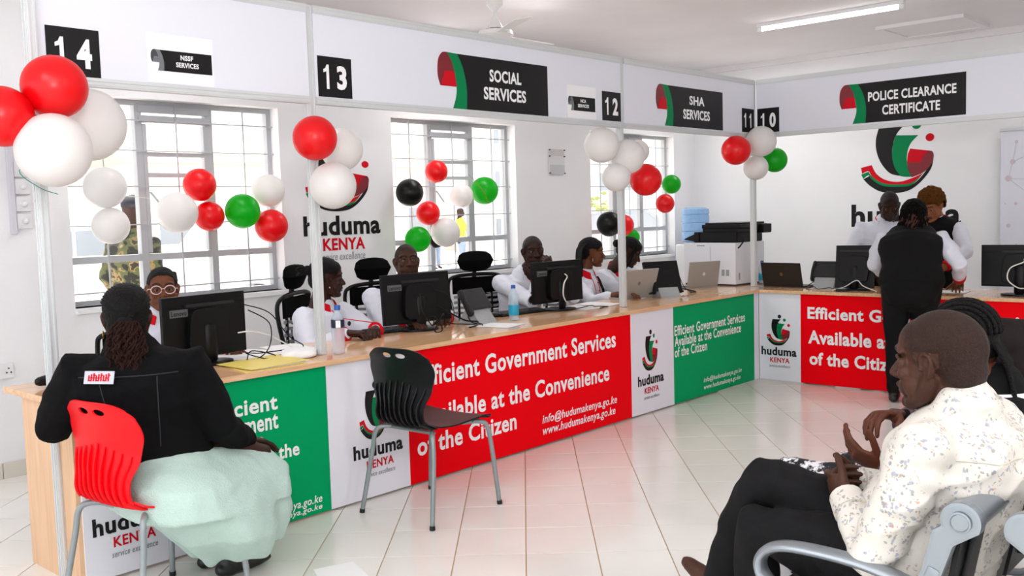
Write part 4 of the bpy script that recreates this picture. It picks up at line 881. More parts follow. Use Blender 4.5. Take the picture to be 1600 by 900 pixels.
# ------------------------------------------------------------------ people
def skin_mat(name, col, rough=.48):
    m = mat(name, col, rough, vary=.12, vscale=18, bump=.08, bscale=180, spec=.22)
    nt = m.node_tree; Nn = nt.nodes; L = nt.links; b = Nn['Principled BSDF']; src = b.inputs['Base Color'].links[0].from_socket
    at = Nn.new('ShaderNodeAttribute'); at.attribute_name = 'stubble'; mx = Nn.new('ShaderNodeMix'); mx.data_type = 'RGBA'; sn = Nn.new('ShaderNodeTexNoise'); sn.inputs['Scale'].default_value = 330; st_ = Nn.new('ShaderNodeTexCoord'); L.new(st_.outputs['Object'], sn.inputs['Vector']); sm_ = Nn.new('ShaderNodeMapRange'); sm_.inputs['From Min'].default_value = .35; sm_.inputs['From Max'].default_value = .65; sm_.inputs['To Min'].default_value = .55; sm_.inputs['To Max'].default_value = 1.25; L.new(sn.outputs['Fac'], sm_.inputs['Value'])
    sp_ = Nn.new('ShaderNodeMath'); sp_.operation = 'MULTIPLY'; sp_.use_clamp = True; L.new(at.outputs['Fac'], sp_.inputs[0]); L.new(sm_.outputs[0], sp_.inputs[1]); L.new(sp_.outputs[0], mx.inputs['Factor']); L.new(src, mx.inputs['A']); mx.inputs['B'].default_value = lin('#0e0b0a'); L.new(mx.outputs['Result'], b.inputs['Base Color'])
    tcc = Nn.new('ShaderNodeTexCoord'); ns_ = Nn.new('ShaderNodeTexNoise'); ns_.inputs['Scale'].default_value = 420; L.new(tcc.outputs['Object'], ns_.inputs['Vector']); ml = Nn.new('ShaderNodeMath'); ml.operation = 'MULTIPLY'; L.new(ns_.outputs['Fac'], ml.inputs[0]); L.new(at.outputs['Fac'], ml.inputs[1])
    bq = Nn.new('ShaderNodeBump'); bq.inputs['Strength'].default_value = .9; bq.inputs['Distance'].default_value = .008; old = b.inputs['Normal'].links[0].from_socket; L.new(ml.outputs[0], bq.inputs['Height']); L.new(old, bq.inputs['Normal']); L.new(bq.outputs[0], b.inputs['Normal'])
    return m
eye_w = mat('eye_white', '#8f857c', .3); eye_d = mat('iris', '#120a07', .1); hair_k = mat('black_hair', '#050404', .6, bump=.8, bscale=220, spec=.2); brow_m = mat('eyebrow', '#0c0807', .8)
def cloth_m(name, col, rough=.85, **k): return mat(name, col, rough, bump=k.pop('bump', .25), bscale=k.pop('bscale', 500), spec=.25, **k)
white_sh = cloth_m('white_shirt_cloth', '#dcdee8', bump=.15); red_trim = cloth_m('red_trim_cloth', '#d00014'); black_cl = cloth_m('black_cloth', '#040405', vary=.15)
def face_frame(H, yaw, pitch, roll):
    """head frame: x right, y forward, z up"""
    return Matrix.Translation(H) @ Matrix.Rotation(radians(yaw - 90), 4, 'Z') @ Matrix.Rotation(radians(pitch), 4, 'X') @ Matrix.Rotation(radians(roll), 4, 'Y')
def head_mb(neck=True, male=True, wide=1.0):
    b = MB(); E = lambda c, r, rot=None: b.ell(c, r, rot, 24, 16)
    E((0, -.012, .035), (.076, .097, .088)); E((0, .022, .045), (.067, .070, .062)); E((0, .022, -.022), (.064, .066, .080)); E((0, -.045, -.01), (.062, .06, .07))
    E((0, .052, -.090), (.034, .034, .026)); 
    for s in (-1, 1):
        b.chain([(s * .056, .0, -.035), (s * .050, .018, -.072), (s * .022, .060, -.098)], [.022, .020, .017], 12)
        E((s * .040, .062, -.024), (.024, .020, .020)); b.chain([(s * .010, .086, .030), (s * .034, .083, .034), (s * .056, .066, .027)], [.008, .009, .007], 8)
        b.chain([(s * .014, .082, .010), (s * .032, .087, .0145), (s * .050, .073, .009)], [.0045, .0055, .0045], 8)
        b.chain([(s * .016, .081, -.008), (s * .032, .083, -.013), (s * .050, .071, -.007)], [.0045, .005, .0045], 8)
        E((s * .0525, .064, .0005), (.011, .0125, .0125)); E((s * .040, .036, -.052), (.026, .034, .034)); E((s * .014, .094, -.033), (.0125, .013, .0095))
        # ear: flat bowl, curled rim, lobe
        R = Matrix.Rotation(s * radians(24), 3, 'Z') @ Matrix.Rotation(radians(-8), 3, 'X')
        E((s * .073, -.006, -.002), (.010, .018, .026), R); E((s * .078, -.006, -.001), (.006, .011, .019), R)
        rim = [V((s * .004, .010, -.004)), V((s * .007, .015, .010)), V((s * .010, .009, .026)), V((s * .012, -.005, .030)), V((s * .013, -.017, .021)), V((s * .012, -.018, .004)), V((s * .009, -.010, -.014)), V((s * .006, .000, -.027))]
        b.chain(cat([V((s * .074, -.004, -.002)) + R @ V((q.x * .55, q.y * 1.08, q.z * .95)) for q in rim], 4), [.0050] * 29, 8)
        E(V((s * .073, .0, -.030)), (.008, .009, .010))
        b.chain([V((s * .074, .011, .0)), V((s * .076, .012, -.010))], .0045, 6)
    b.chain([(0, .082, .020), (0, .092, .0), (0, .108, -.026)], [.008, .0085, .012], 12); E((0, .110, -.031), (.0135, .012, .0105))
    E((0, .068, -.060), (.036, .028, .030)); b.chain([(-.027, .080, -.060), (-.010, .0955, -.0560), (0, .0955, -.0570), (.010, .0955, -.0560), (.027, .080, -.060)], [.004, .0075, .007, .0075, .004], 8)
    b.chain([(-.025, .080, -.0665), (0, .0945, -.0720), (.025, .080, -.0665)], [.004, .0088, .004], 8); E((0, .076, -.098), (.020, .017, .017))
    if neck: b.chain([(0, -.025, -.03), (0, -.034, -.10), (0, -.05, -.19)], [.050 * wide, .052 * wide, .060 * wide], 18)
    return b
def scalp(me, cond, th, name_noise=0, nf=60, edge=.25, res=1):
    """hair that hugs the head: copies the head faces where cond(co) > 0 and lifts them"""
    keep = {}; b = MB(); fs = []; nr = [v.normal.copy() for v in me.vertices]
    val = [cond(v.co) for v in me.vertices]
    for p in me.polygons:
        if all(val[i] > 0 for i in p.vertices): fs.append(tuple(p.vertices))
    for f in fs:
        for i in f:
            if i not in keep:
                v = me.vertices[i]; keep[i] = len(b.v); k = min(1, val[i] / edge)
                t = (th(v.co) if callable(th) else th) * (.25 + .75 * k) + name_noise * noise.noise(v.co * nf) * k
                b.v.append(v.co + nr[i] * t)
    b.f = [tuple(keep[i] for i in f) for f in fs]; b.m = [0] * len(b.f); return b
def hairline(c, back=-.045, front=.062):
    x, y, z = c
    if abs(x) > .066 and -.03 < y < .03 and z < .032: return -1       # round the ear
    t = max(0, min(1, (y - .015) / .065)); t = t * t * (3 - 2 * t)
    w = max(0, min(1, (y + .055) / .05)); w = w * w * (3 - 2 * w)
    lim = back + (.002 - back) * w + (front - .002) * t
    return (z - lim) * 8
HEADS = {}
def head_mesh(vox):
    if vox not in HEADS: HEADS[vox] = fuse(head_mb(), vox, 5, .5)
    return HEADS[vox]
def hand(b, Wr, d, n, right, s=1, curl=(.5, .55, .6, .65), thumb=(.5, .3), spread=.09, tf=None, fk=1):
    """d: towards the fingers, n: out of the palm"""
    Wr, d, n = V(Wr), V(d).normalized(), V(n); n = (n - d * n.dot(d)).normalized(); u = d.cross(n) * (1 if right else -1)   # u points to the thumb side
    P = lambda a, c, e=0: Wr + (d * a + u * c + n * e) * s
    b.chain([P(-.01, 0), P(.02, .002), P(.05, .004), P(.082, .0)], [(.024 * s, .018 * s), (.033 * s, .017 * s), (.041 * s, .015 * s), (.039 * s, .012 * s)], 14, side=u)
    b.ell(P(.035, .024, .009), (.02 * s, .016 * s, .02 * s)) 
    L = [(.043, .026, .021), (.047, .030, .023), (.044, .028, .022), (.034, .021, .019)]
    for k in range(4):
        off = .030 - .0198 * k; a0 = spread * (1.2 - k * .8); dirv = (d * cos(a0) + u * sin(a0)); p = P(.082 - .004 * abs(k - 1.2), off, 0); c = curl[k]; ang = .25 * c; pts = [P(.06, off * .9, 0), p]
        for j, l in enumerate(L[k]):
            ang += (c * .9, c * 1.0, c * .6)[j]; p = p + (dirv * cos(ang) + n * sin(ang)) * l * s * fk; pts.append(p)
        r0 = (.0088, .0088, .0085, .0075)[k] * s; b.chain(pts, [r0 * 1.05, r0 * 1.12, r0 * 1.02, r0 * .95, r0 * .82], 10)
    td = (d * .62 + u * .75 + n * thumb[0]).normalized(); p = P(.022, .026, .006); q = p + td * .036 * s; td2 = (td + d * thumb[1] + n * thumb[0] * .4).normalized(); q2 = q + td2 * .030 * s; q3 = q2 + (td2 + d * thumb[1] * .4).normalized() * .024 * s
    b.chain([P(.01, .012, .004), p, q, q2, q3], [.014 * s, .0145 * s, .0115 * s, .0105 * s, .0085 * s], 10)
def frame_of(yaw): F = V((cos(radians(yaw)), sin(radians(yaw)), 0)); return F, V((F.y, -F.x, 0))
TOR = [(-.06, .150, .105), (.04, .172, .122), (.18, .165, .120), (.34, .150, .110), (.50, .160, .118), (.66, .176, .124), (.80, .186, .112), (.90, .160, .090), (.97, .072, .060), (1.02, .056, .056)]
def torso(b, P, N, lat, g=1.0, inf=0, lo=0, hi=10, bust=0, belly=0, seg=28):
    P, N = V(P), V(N); ax = N - P; up = ax.normalized(); dep = up.cross(lat).normalized() * -1
    if dep.dot(V((lat.y * -1, lat.x, 0))) < 0: dep = -dep
    fwd = dep; pts = []; rr = []
    bow = fwd * -.015
    for t, a, d in TOR[lo:hi]:
        gg = 1 + (g - 1) * (1 if t < .75 else max(0, (1 - t) / .25)); pts.append(P + ax * t + bow * sin(pi * max(0, min(1, t)))); rr.append((a * gg + inf, d * gg + inf))
    b.chain(pts, rr, seg, side=lat)
    if bust:
        for s in (-1, 1): b.ell(P + ax * .64 + lat * s * .075 + fwd * (.062 + inf), (.075 * bust, .065 * bust, .075 * bust))
    if belly: b.ell(P + ax * .26 + fwd * (.05 + inf), (.14 * g, .10 * belly, .13))
    return fwd, up
def wrinkle(me, amp, f, aniso=(1, 1, 1), seed=0):
    a = V(aniso)
    nr = [v.normal.copy() for v in me.vertices]
    for v in me.vertices:
        q = V((v.co.x * f * a.x + seed, v.co.y * f * a.y, v.co.z * f * a.z)); k = noise.noise(q) + .5 * noise.noise(q * 2.1); r = 1 - abs(noise.noise(q * .8 + V((5, 5, 5)))) * 2
        v.co += nr[v.index] * amp * (k + .7 * r * abs(r))
    me.update()
def xf(me, M):
    me = me.copy(); me.transform(M); return me
def collar(H_N, up, fwd, lat, m, parent, r=.066, h=.036, name='collar', th=.003, drop=.0, back=0):
    vs = []; n = 26; N_ = V(H_N); b = MB(); rows = []
    for i in range(n + 1):
        a = radians(-158 + 316 * i / n) ; c = -fwd * cos(a) + lat * sin(a); e = abs(a) / radians(158)
        base = N_ + c * r - up * (.012 + .035 * e * e); top = base + up * (h * (1 - .35 * e)) - c * .004; fold = base + c * (.016 + .012 * e) - up * (.006 + .030 * e ** 3 + drop)
        rows.append((base, top, top + c * .005, fold))
    vs = [q for r_ in rows for q in r_]; fs = []
    for i in range(n):
        for j in range(3): fs.append((i * 4 + j, (i + 1) * 4 + j, (i + 1) * 4 + j + 1, i * 4 + j + 1))
    b.add(vs, fs); me = evalmods(b.mesh(), [('SOLIDIFY', dict(thickness=th, offset=0)), ('SUBSURF', dict(levels=1))]); return link(name, me, m, parent, 60)
def surf(me): return BVHTree.FromPolygons([v.co.copy() for v in me.vertices], [tuple(p.vertices) for p in me.polygons])
def drape(bvh, pts, d, off=.003):
    o = []
    for p in pts:
        h = bvh.ray_cast(V(p) - V(d) * .6, V(d), 1.2)
        if h[0] is not None: o.append(h[0] + h[1] * off if h[1].dot(V(d)) < 0 else h[0] - h[1] * off)
    return o
def eyes(par, M, sk, look=0):
    for s in (-1, 1):
        b = MB(); b.ell((0, 0, 0), (.0120, .0125, .0095)); e = xf(b.mesh(), M @ Matrix.Translation((s * .032, .0700, .0005))); eo = link('eye', e, eye_w, par, 60)
        b = MB(); b.ell((look * .004, .0114, .0), (.0064, .0024, .0062), seg=14, rings=8); link('iris', xf(b.mesh(), M @ Matrix.Translation((s * .032, .0700, .0005))), eye_d, eo, 60)
def figure(label, H, yaw, pitch=0, roll=0, N=None, P=(0, 0, 0), tyaw=0, arms=(), legs=(), skin=None, g=1.0, shirt=None, sleeve='long', cuff=None, col=None, bust=0, belly=0, trousers=None, shoe=None,
           vox=.0045, hvox=.006, hscale=1.0, sw=.178, amp=.006, torso_inf=.012, stubble=None, lips=None, vest=None, group=None, brows=True, sleeve_m=None, eyes_on=True, cut=.86, under=True, slv=1.0, drop_sh=.065, loft=.0):
    """returns dict with everything needed for extras; all coordinates are world coordinates, the person is one continuous body with clothes as parts"""
    H, N, P = V(H), V(N), V(P); M = face_frame(H, yaw, pitch, roll) @ Matrix.Diagonal((hscale,) * 3 + (1,))
    F, lat = frame_of(tyaw); hm = head_mesh(vox); R = dict(M=M, F=F, lat=lat)
    hd = xf(hm, M); hd.materials.append(skin)
    if lips:
        hd.materials.append(lips)
        for p in hm.polygons:
            c = p.center
            if abs(c.x) < .027 and c.y > .080 and -.077 < c.z < -.052: hd.polygons[p.index].material_index = 1
    if brows:
        hd.materials.append(brow_m); k = len(hd.materials) - 1
        for p in hm.polygons:
            c = p.center
            if .014 < abs(c.x) < .052 and c.y > .058 and abs(c.z - (.0335 - 3 * (abs(c.x) - .034) ** 2 * 6)) < .0042: hd.polygons[p.index].material_index = k
    b = MB(); fwd, up = torso(b, P, N, lat, g * .93, 0, 0, 10, 0, 0, 20)
    b.chain([N - up * .02, N.lerp(M @ V((0, -.03, -.09)), .5), M @ V((0, -.03, -.08))], [.062, .055, .05], 14)
    SH = [N - up * drop_sh + lat * s * sw - F * .005 for s in (-1, 1)]                # left, right
    hands = []
    for i, a in enumerate(arms):
        if a is None: continue
        el, wr = V(a[0]), V(a[1]); b.chain([N - up * .05 + (SH[i] - N) * .35, SH[i], SH[i].lerp(el, .5), el, el.lerp(wr, .35), wr], [.055, .050 * g ** .5, .044 * g ** .5, .036, .037, .025], 12)
    HP = [P + lat * s * .088 * g ** .5 for s in (-1, 1)]
    for i, l in enumerate(legs):
        kn, an, toe = V(l[0]), V(l[1]), V(l[2]); b.chain([HP[i] + (P - HP[i]) * .2, HP[i], HP[i].lerp(kn, .5), kn, kn.lerp(an, .3), an], [.09, .085 * g ** .5, .072 * g ** .5, .052, .05, .034], 12); b.chain([an, an + (toe - an) * .55, toe], [.034, .032, .024], 10)
    pieces = [hd]
    if under: bd = fuse(b, .014, 3); bd.materials.append(skin); pieces.append(bd)
    hb = MB()
    for i, a in enumerate(arms):
        if a is None: continue
        el, wr = V(a[0]), V(a[1]); d = a[2] if len(a) > 2 else (wr - el); hb.chain([el.lerp(wr, .2), el.lerp(wr, .6), wr, wr + V(d).normalized() * .02], [(.036), (.031), (.0245, .022), (.024, .018)], 12)
        kw = a[4] if len(a) > 4 else {}; hand(hb, wr, d, a[3] if len(a) > 3 else V((0, 0, -1)), i == 1, **kw)
    if hb.v: hm2 = fuse(hb, .0035 if hvox < .005 else .0045, 2, .4); hm2.materials.append(skin); pieces.append(hm2)
    jm = join(pieces).mesh('person')
    if stubble:
        at = jm.attributes.new('stubble', 'FLOAT', 'POINT'); vals = [0.0] * len(jm.vertices)
        for v in hm.vertices:
            c = v.co; hl = hairline(c, stubble[0], stubble[1]); k = max(0, min(1, hl * 4 + .5)) if hl > -.99 else .25
            vals[v.index] = k * stubble[2] * (.85 + .3 * noise.noise(c * 260))
        at.data.foreach_set('value', vals)
    body = link('person', jm, None, None, 70); tag(body, label, 'person', group); R['body'] = body
    if eyes_on: eyes(body, M, skin)
    R.update(N=N, P=P, up=up, fwd=fwd, SH=SH)
    if shirt:
        b = MB(); torso(b, P, N, lat, g, torso_inf, 0, 9, bust, belly)
        b.chain([N - up * .035, N + up * .014], [(.074, .068), (.062, .060)], 18, side=lat)
        if sleeve:
            for i, a in enumerate(arms):
                if a is None: continue
                el, wr = V(a[0]), V(a[1]); base = N - up * .06 + (SH[i] - N) * .45
                if sleeve == 'long':
                    e2 = el.lerp(wr, cut); b.chain([base, SH[i], SH[i].lerp(el, .5), el + (el - SH[i].lerp(wr, .5)).normalized() * .006, el.lerp(wr, .45), e2], [.075, .070 * slv * g ** .5, .062 * slv * g ** .5, .053 * slv, .047 * slv, .040 * slv], 16)
                else: b.chain([base, SH[i], SH[i].lerp(el, .75)], [.075, .070 * g ** .5, .066], 16)
        me = fuse(b, hvox * 1.3, 8, .5); wrinkle(me, amp, 9, (1, 1, 1.6), seed=H.x * 7); so = link('shirt', me, shirt, body, 80); R['shirt'] = so; R['bvh'] = surf(me)
        if sleeve == 'long' and cuff:
            for i, a in enumerate(arms):
                if a is None: continue
                el, wr = V(a[0]), V(a[1]); d = (wr - el).normalized(); q = el.lerp(wr, cut)
                b = MB(); b.chain([q - d * .03, q + d * .025], [.0445, .041], 18, caps=False); me = evalmods(b.mesh(), [('SOLIDIFY', dict(thickness=.003, offset=1))]); link('cuff', me, cuff, body, 50)
        if col: collar(N + up * .030 + fwd * .004, up, fwd, lat, col, body, r=.071, h=.036, drop=.022)
    if vest:
        b = MB(); torso(b, P, N - up * .01, lat, g, torso_inf + .016, 0, 8, bust * 1.08, belly)
        for s in (-1, 1): b.chain([N - up * .018 + lat * s * .045, N - up * .038 + lat * s * .11, N - up * .075 + lat * s * .155], [.066, .070, .066], 14)
        me = fuse(b, hvox * 1.3, 8); wrinkle(me, amp * .6, 9, seed=2); R['vest'] = link('vest', me, vest, body, 80); R['vbvh'] = surf(me)
    if trousers:
        b = MB(); b.chain([P - up * .05, P + up * .08], [(.165 * g + .012, .115 * g + .012)] * 2, 20, side=lat)
        for i, l in enumerate(legs):
            kn, an, toe = V(l[0]), V(l[1]), V(l[2]); b.chain([HP[i], HP[i].lerp(kn, .45), kn, kn.lerp(an, .4), an.lerp(kn, .06)], [.105 * g ** .5, .088 * g ** .5, .068, .062, .050], 16)
        me = fuse(b, hvox * 1.5, 6); wrinkle(me, amp, 8, (1.3, 1.3, .8), seed=9); link('trousers', me, trousers, body, 80)
    if shoe:
        for i, l in enumerate(legs):
            kn, an, toe = V(l[0]), V(l[1]), V(l[2]); d = (toe - an); d.z = 0; d.normalize(); up_ = V((0, 0, 1)) if abs(toe.z - an.z) < .12 else (an - kn).normalized() * -1
            b = MB(); q = an - up_ * .045; b.chain([q - d * .035, q + d * .05, q + d * .13, q + d * .175], [(.034, .030), (.038, .034), (.042, .026), (.030, .018)], 16, side=d.cross(up_)); b.chain([an - d * .005, q], .038, 12); me = fuse(b, .009, 3)
            if l[1][2] < .15:
                for v in me.vertices: v.co.z = max(v.co.z, .002)
            link('shoe', me, shoe, body, 60)
    return R
def hair(R, mb, m, name='hair', sm=80):
    me = mb.mesh(); me.transform(R['M']); return link(name, me, m, R['body'], sm)
def buzz(R, vox=.0045, m=None, th=.002, **k): return hair(R, scalp(head_mesh(vox), lambda c: hairline(c, **k), th, .0006, 200), m or hair_k)
def placket(R, m, x=0, z0=.15, z1=.93, r=.0028, dots=None, key='bvh', obj_name='piping'):
    pts = [R['P'].lerp(R['N'], t) + R['lat'] * x for t in [z0 + (z1 - z0) * i / 16 for i in range(17)]]; q = drape(R[key], [p + R['fwd'] * .05 for p in pts], -R['fwd'], .002)
    if len(q) > 3:
        b = MB(); b.chain(q, r, 6); obj(obj_name, b, m, R['body'])
        if dots:
            for k in range(2, len(q), 3): b = MB(); b.ell(q[k] + R['lat'] * .012 + R['fwd'] * .001, (.005, .005, .005), seg=10, rings=6); obj('button', b, dots, R['body'])
SK1, SK2, SK3, SK4 = skin_mat('deep_brown_skin', '#45281a'), skin_mat('dark_skin', '#341c13'), skin_mat('warm_brown_skin', '#6a3d26'), skin_mat('mid_brown_skin', '#8a5234')
LIP = mat('lips', '#4a2420', .4); UP = V((0, 0, 1))
DESK = .80
def seat_legs(P, yaw, sp=.10, kn=.42, drop=.46, out=0):
    F, lat = frame_of(yaw); P = V(P); o = []
    for s in (-1, 1): k = P + F * kn + lat * s * (sp + out) + V((0, 0, .03)); a = k + F * .02; a.z = .075; o.append((k, a, a + F * .14 - V((0, 0, .045))))
    return o
blk_shoe = mat('black_shoe', '#0c0b0b', .35); br_shoe = mat('brown_shoe', '#3a241c', .3)
# --- clerk in glasses behind the Lenovo monitor
P = (-4.98, 1.02, .50)
R = figure('clerk in pale pink glasses looking over the first monitor', (-4.945, .90, 1.09), -116, 4, 0, (-4.95, .95, .955), P, -105, [((-5.19, .78, .74), (-5.07, .55, DESK), (.35, -1, 0), (0, 0, -1)), ((-4.70, .76, .74), (-4.80, .52, DESK), (-.3, -1, 0), (0, 0, -1))], seat_legs(P, -95), SK3, .95, white_sh, 'long', red_trim, red_trim, bust=.9, trousers=black_cl, lips=LIP, vox=.004, shoe=blk_shoe)
hair(R, scalp(head_mesh(.004), lambda c: hairline(c, -.05, .074), .004, .002, 90), hair_k)
b = MB(); random.seed(5)
for k in range(7): a = V((-.045 - .01 * random.random(), -.03 + .02 * k * .5, .085 - .012 * k)); b.ell(a + V((-.012, -.02, .0)), (.016, .016, .014), seg=10, rings=7)
hair(R, b, hair_k, 'hair_twists')
gm = mat('pink_glasses', '#d8bfc0', .25); gl_ = bpy.data.objects.new('glasses', None); COL.objects.link(gl_); gl_.parent = R['body']
for s in (-1, 1):
    ring = [V((s * .034 + .027 * cos(a), .098 - .006 * abs(cos(a)), .000 + .022 * sin(a))) for a in [2 * pi * i / 24 for i in range(24)]]
    b = MB(); b.chain(ring, .0026, 8, close=True); me = b.mesh(); me.transform(R['M']); link('rim', me, gm, gl_, 60)
    b = MB(); b.chain([(s * .061, .094, .006), (s * .074, .06, .006), (s * .079, .0, .002)], .002, 6); me = b.mesh(); me.transform(R['M']); link('temple', me, gm, gl_, 60)
    b = MB(); b.add([v for v in ring], [tuple(range(24))]); me = b.mesh(); me.transform(R['M']); link('lens', me, glass_m, gl_, None)
b = MB(); b.chain([(-.009, .099, .004), (0, .103, .007), (.009, .099, .004)], .0022, 6); me = b.mesh(); me.transform(R['M']); link('bridge', me, gm, gl_, 60)
# --- woman in white shirt with red collar by the second post
P = (-3.97, .80, .50)
R = figure('woman in white shirt with red collar in profile beside the second post', (-3.955, .77, 1.085), -22, -3, 0, (-3.97, .79, .925), P, -75, [((-3.77, .52, .72), (-3.93, .36, DESK), (-.6, -.6, 0), (0, 0, -1)), ((-4.24, .56, .70), (-4.14, .34, DESK), (.5, -.8, 0), (0, 0, -1))], seat_legs(P, -75), SK2, 1.12, white_sh, 'long', red_trim, red_trim, bust=1.0, trousers=black_cl, lips=LIP, vox=.004, shoe=blk_shoe, belly=.9)
placket(R, red_trim, .02, dots=red_trim)
hair(R, scalp(head_mesh(.004), lambda c: hairline(c, -.055, .06), .007, .002, 120), hair_k)
b = MB(); random.seed(8)
b.ell((0, -.115, .05), (.03, .03, .03))
for k in range(14): a = random.uniform(0, 6.28); d = V((cos(a) * .6, -1, sin(a) * .6 + .2)); b.chain([(0, -.12, .05), V((0, -.12, .05)) + d * .03, V((0, -.12, .05)) + d * .055 + V((0, 0, -.012))], [.010, .011, .005], 8)
hair(R, b, hair_k, 'hair_puff')
b = MB(); q = drape(R['bvh'], [R['P'].lerp(R['N'], .72) - R['lat'] * .075 + R['fwd'] * .05], -R['fwd'], .004)
if q: b.ell(q[0], (.013, .006, .016), seg=12, rings=8); obj('badge', b, mat('badge_black', '#26262a', .4), R['body'])
b = MB(); b.ell((.080, .0, -.05), (.004, .004, .005), seg=10, rings=6); me = b.mesh(); me.transform(R['M']); link('earring', me, silver_pl, R['body'])
# --- man behind the second monitor
P = (-3.30, .92, .50)
R = figure('man in white shirt peering over the second monitor', (-3.275, .80, 1.145), -122, 10, 0, (-3.29, .88, .985), P, -105, [((-3.06, .62, .74), (-3.28, .44, DESK), (-.6, -.5, 0), (0, 0, -1)), ((-3.58, .64, .72), (-3.62, .40, DESK), (-.1, -1, 0), (0, 0, -1))], seat_legs(P, -100), SK1, 1.1, white_sh, 'long', red_trim, white_sh, trousers=black_cl, vox=.004, shoe=blk_shoe, belly=.9, stubble=(-.045, .07, .9))
# --- man resting his chin on his hands
P = (-2.02, .95, .50)
R = figure('man in white shirt resting his mouth on his clasped hands', (-2.02, .78, 1.150), -122, 2, 0, (-2.03, .88, .985), P, -115, [((-1.92, .48, .815), (-2.03, .61, 1.02), (-.25, .1, 1), (.1, .9, .1), dict(curl=(.9, .9, .9, .9))), ((-2.40, .46, .815), (-2.255, .545, .975), (.5, .4, 1), (.1, .8, .1), dict(curl=(.9, .9, 1, 1)))], seat_legs(P, -105), SK2, .98, white_sh, 'long', red_trim, white_sh, trousers=black_cl, vox=.004, shoe=blk_shoe, stubble=(-.045, .068, .9))
# --- woman with braids, profile
P = (-1.25, .90, .50)
R = figure('woman with long braids and black lanyard strip in profile left of the third post', (-1.245, .82, 1.105), -42, -4, 0, (-1.28, .86, .945), P, -85, [((-.98, .66, .74), (-1.10, .50, DESK), (-.7, -.6, 0), (0, 0, -1)), ((-1.50, .62, .74), (-1.42, .38, DESK), (.3, -.9, 0), (0, 0, -1))], seat_legs(P, -85), SK3, 1.0, white_sh, 'long', None, red_trim, bust=1.0, trousers=black_cl, lips=LIP, vox=.004, shoe=blk_shoe, cut=.55)
placket(R, red_trim, -.03, dots=red_trim); placket(R, red_trim, .03)
hair(R, scalp(head_mesh(.004), lambda c: hairline(c, -.055, .06), .006, .003, 120), hair_k)
def braids(R, n, L, r, m, seed=1, spread=.07, parent_name='braid_hair', curl=0):
    random.seed(seed); b = MB()
    for k in range(n):
        a = -1 + 2 * k / (n - 1); p0 = V((a * spread, -.085 + .03 * abs(a), .07)); p1 = p0 + V((a * .012, -.035, -.05)); p2 = p1 + V((a * .02 + random.uniform(-.01, .01), .0, -.09)); pts = [p0, p1, p2]
        q = p2
        while q.z > .07 - L: q = q + V((random.uniform(-.006, .006) - curl * a * .004, random.uniform(-.004, .006), -.04)); pts.append(q.copy())
        pts = cat(pts, 3); b.chain(pts, [r * (1 + .18 * (i % 2)) * (1 - .4 * i / len(pts)) for i in range(len(pts))], 7)
    return hair(R, b, m, parent_name)
braids(R, 16, .30, .0075, hair_k, 3)
b = MB(); q = drape(R['bvh'], [R['P'].lerp(R['N'], t) - R['lat'] * (.075 - .02 * t) + R['fwd'] * .05 for t in [.1 + .82 * i / 12 for i in range(13)]], -R['fwd'], .006)
if len(q) > 3: b.chain(q, [(.02, .004)] * len(q), 8, side=R['lat']); obj('black_stole', b, black_cl, R['body'])
b = MB(); b.chain([(.081, .0, -.045), (.083, .0, -.055), (.081, 0, -.066)], .0022, 6); me = b.mesh(); me.transform(R['M']); link('earring', me, silver_pl, R['body'])
# --- woman leaning forward behind the third post
P = (-.62, 1.02, .50)
R = figure('woman in white shirt leaning forward behind the third post', (-.74, .80, 1.085), -50, -28, 0, (-.78, .90, .945), P, -95, [((-.50, .64, .74), (-.66, .50, DESK), (-.6, -.7, 0), (0, 0, -1)), ((-1.02, .70, .74), (-.95, .46, DESK), (.3, -.9, 0), (0, 0, -1))], seat_legs(P, -85), SK2, 1.05, white_sh, 'long', red_trim, red_trim, bust=1.0, trousers=black_cl, lips=LIP, vox=.0045, shoe=blk_shoe)
hair(R, scalp(head_mesh(.0045), lambda c: hairline(c, -.055, .058), .010, .004, 80), hair_k)
b = MB(); b.ell((-.02, -.125, .02), (.04, .035, .035)); hair(R, b, hair_k, 'hair_bun')
b = MB(); b.chain([(.07, .03, .02), (.085, .03, -.05), (.08, .03, -.12), (.07, .03, -.17)], [.012, .012, .01, .006], 8); hair(R, b, hair_k, 'hair_lock')
# --- standing staff behind the short counter
def stand_legs(P, yaw, sp=.095, h=None, fwd=0):
    F, lat = frame_of(yaw); P = V(P); o = []
    for s in (-1, 1): a = P + lat * s * sp + F * fwd; a.z = .075; k = P + lat * s * sp + F * (.02 + fwd * .4); k.z = .075 + (P.z - .075) * .5; o.append((k, a, a + F * .14 - V((0, 0, .045))))
    return o
P = (.86, -.72, .86)
R = figure('man in white shirt standing behind the short counter, head bowed', (.74, -.86, 1.415), -152, -22, 0, (.81, -.78, 1.285), P, -165, [((.55, -1.08, 1.06), (.30, -1.02, .90), (-1, .1, -.2), (0, 0, -1)), ((.66, -.57, 1.05), (.30, -.70, .86), (-1, -.2, -.3), (0, 0, -1))], stand_legs(P, -165), SK2, 1.02, white_sh, 'long', red_trim, white_sh, trousers=black_cl, vox=.0045, shoe=blk_shoe, stubble=(-.045, .066, 1))
collar(R['N'] + R['up'] * .036, R['up'], R['fwd'], R['lat'], red_trim, R['body'], r=.064, h=.036, name='inner_collar')
P = (.90, -1.22, .84)
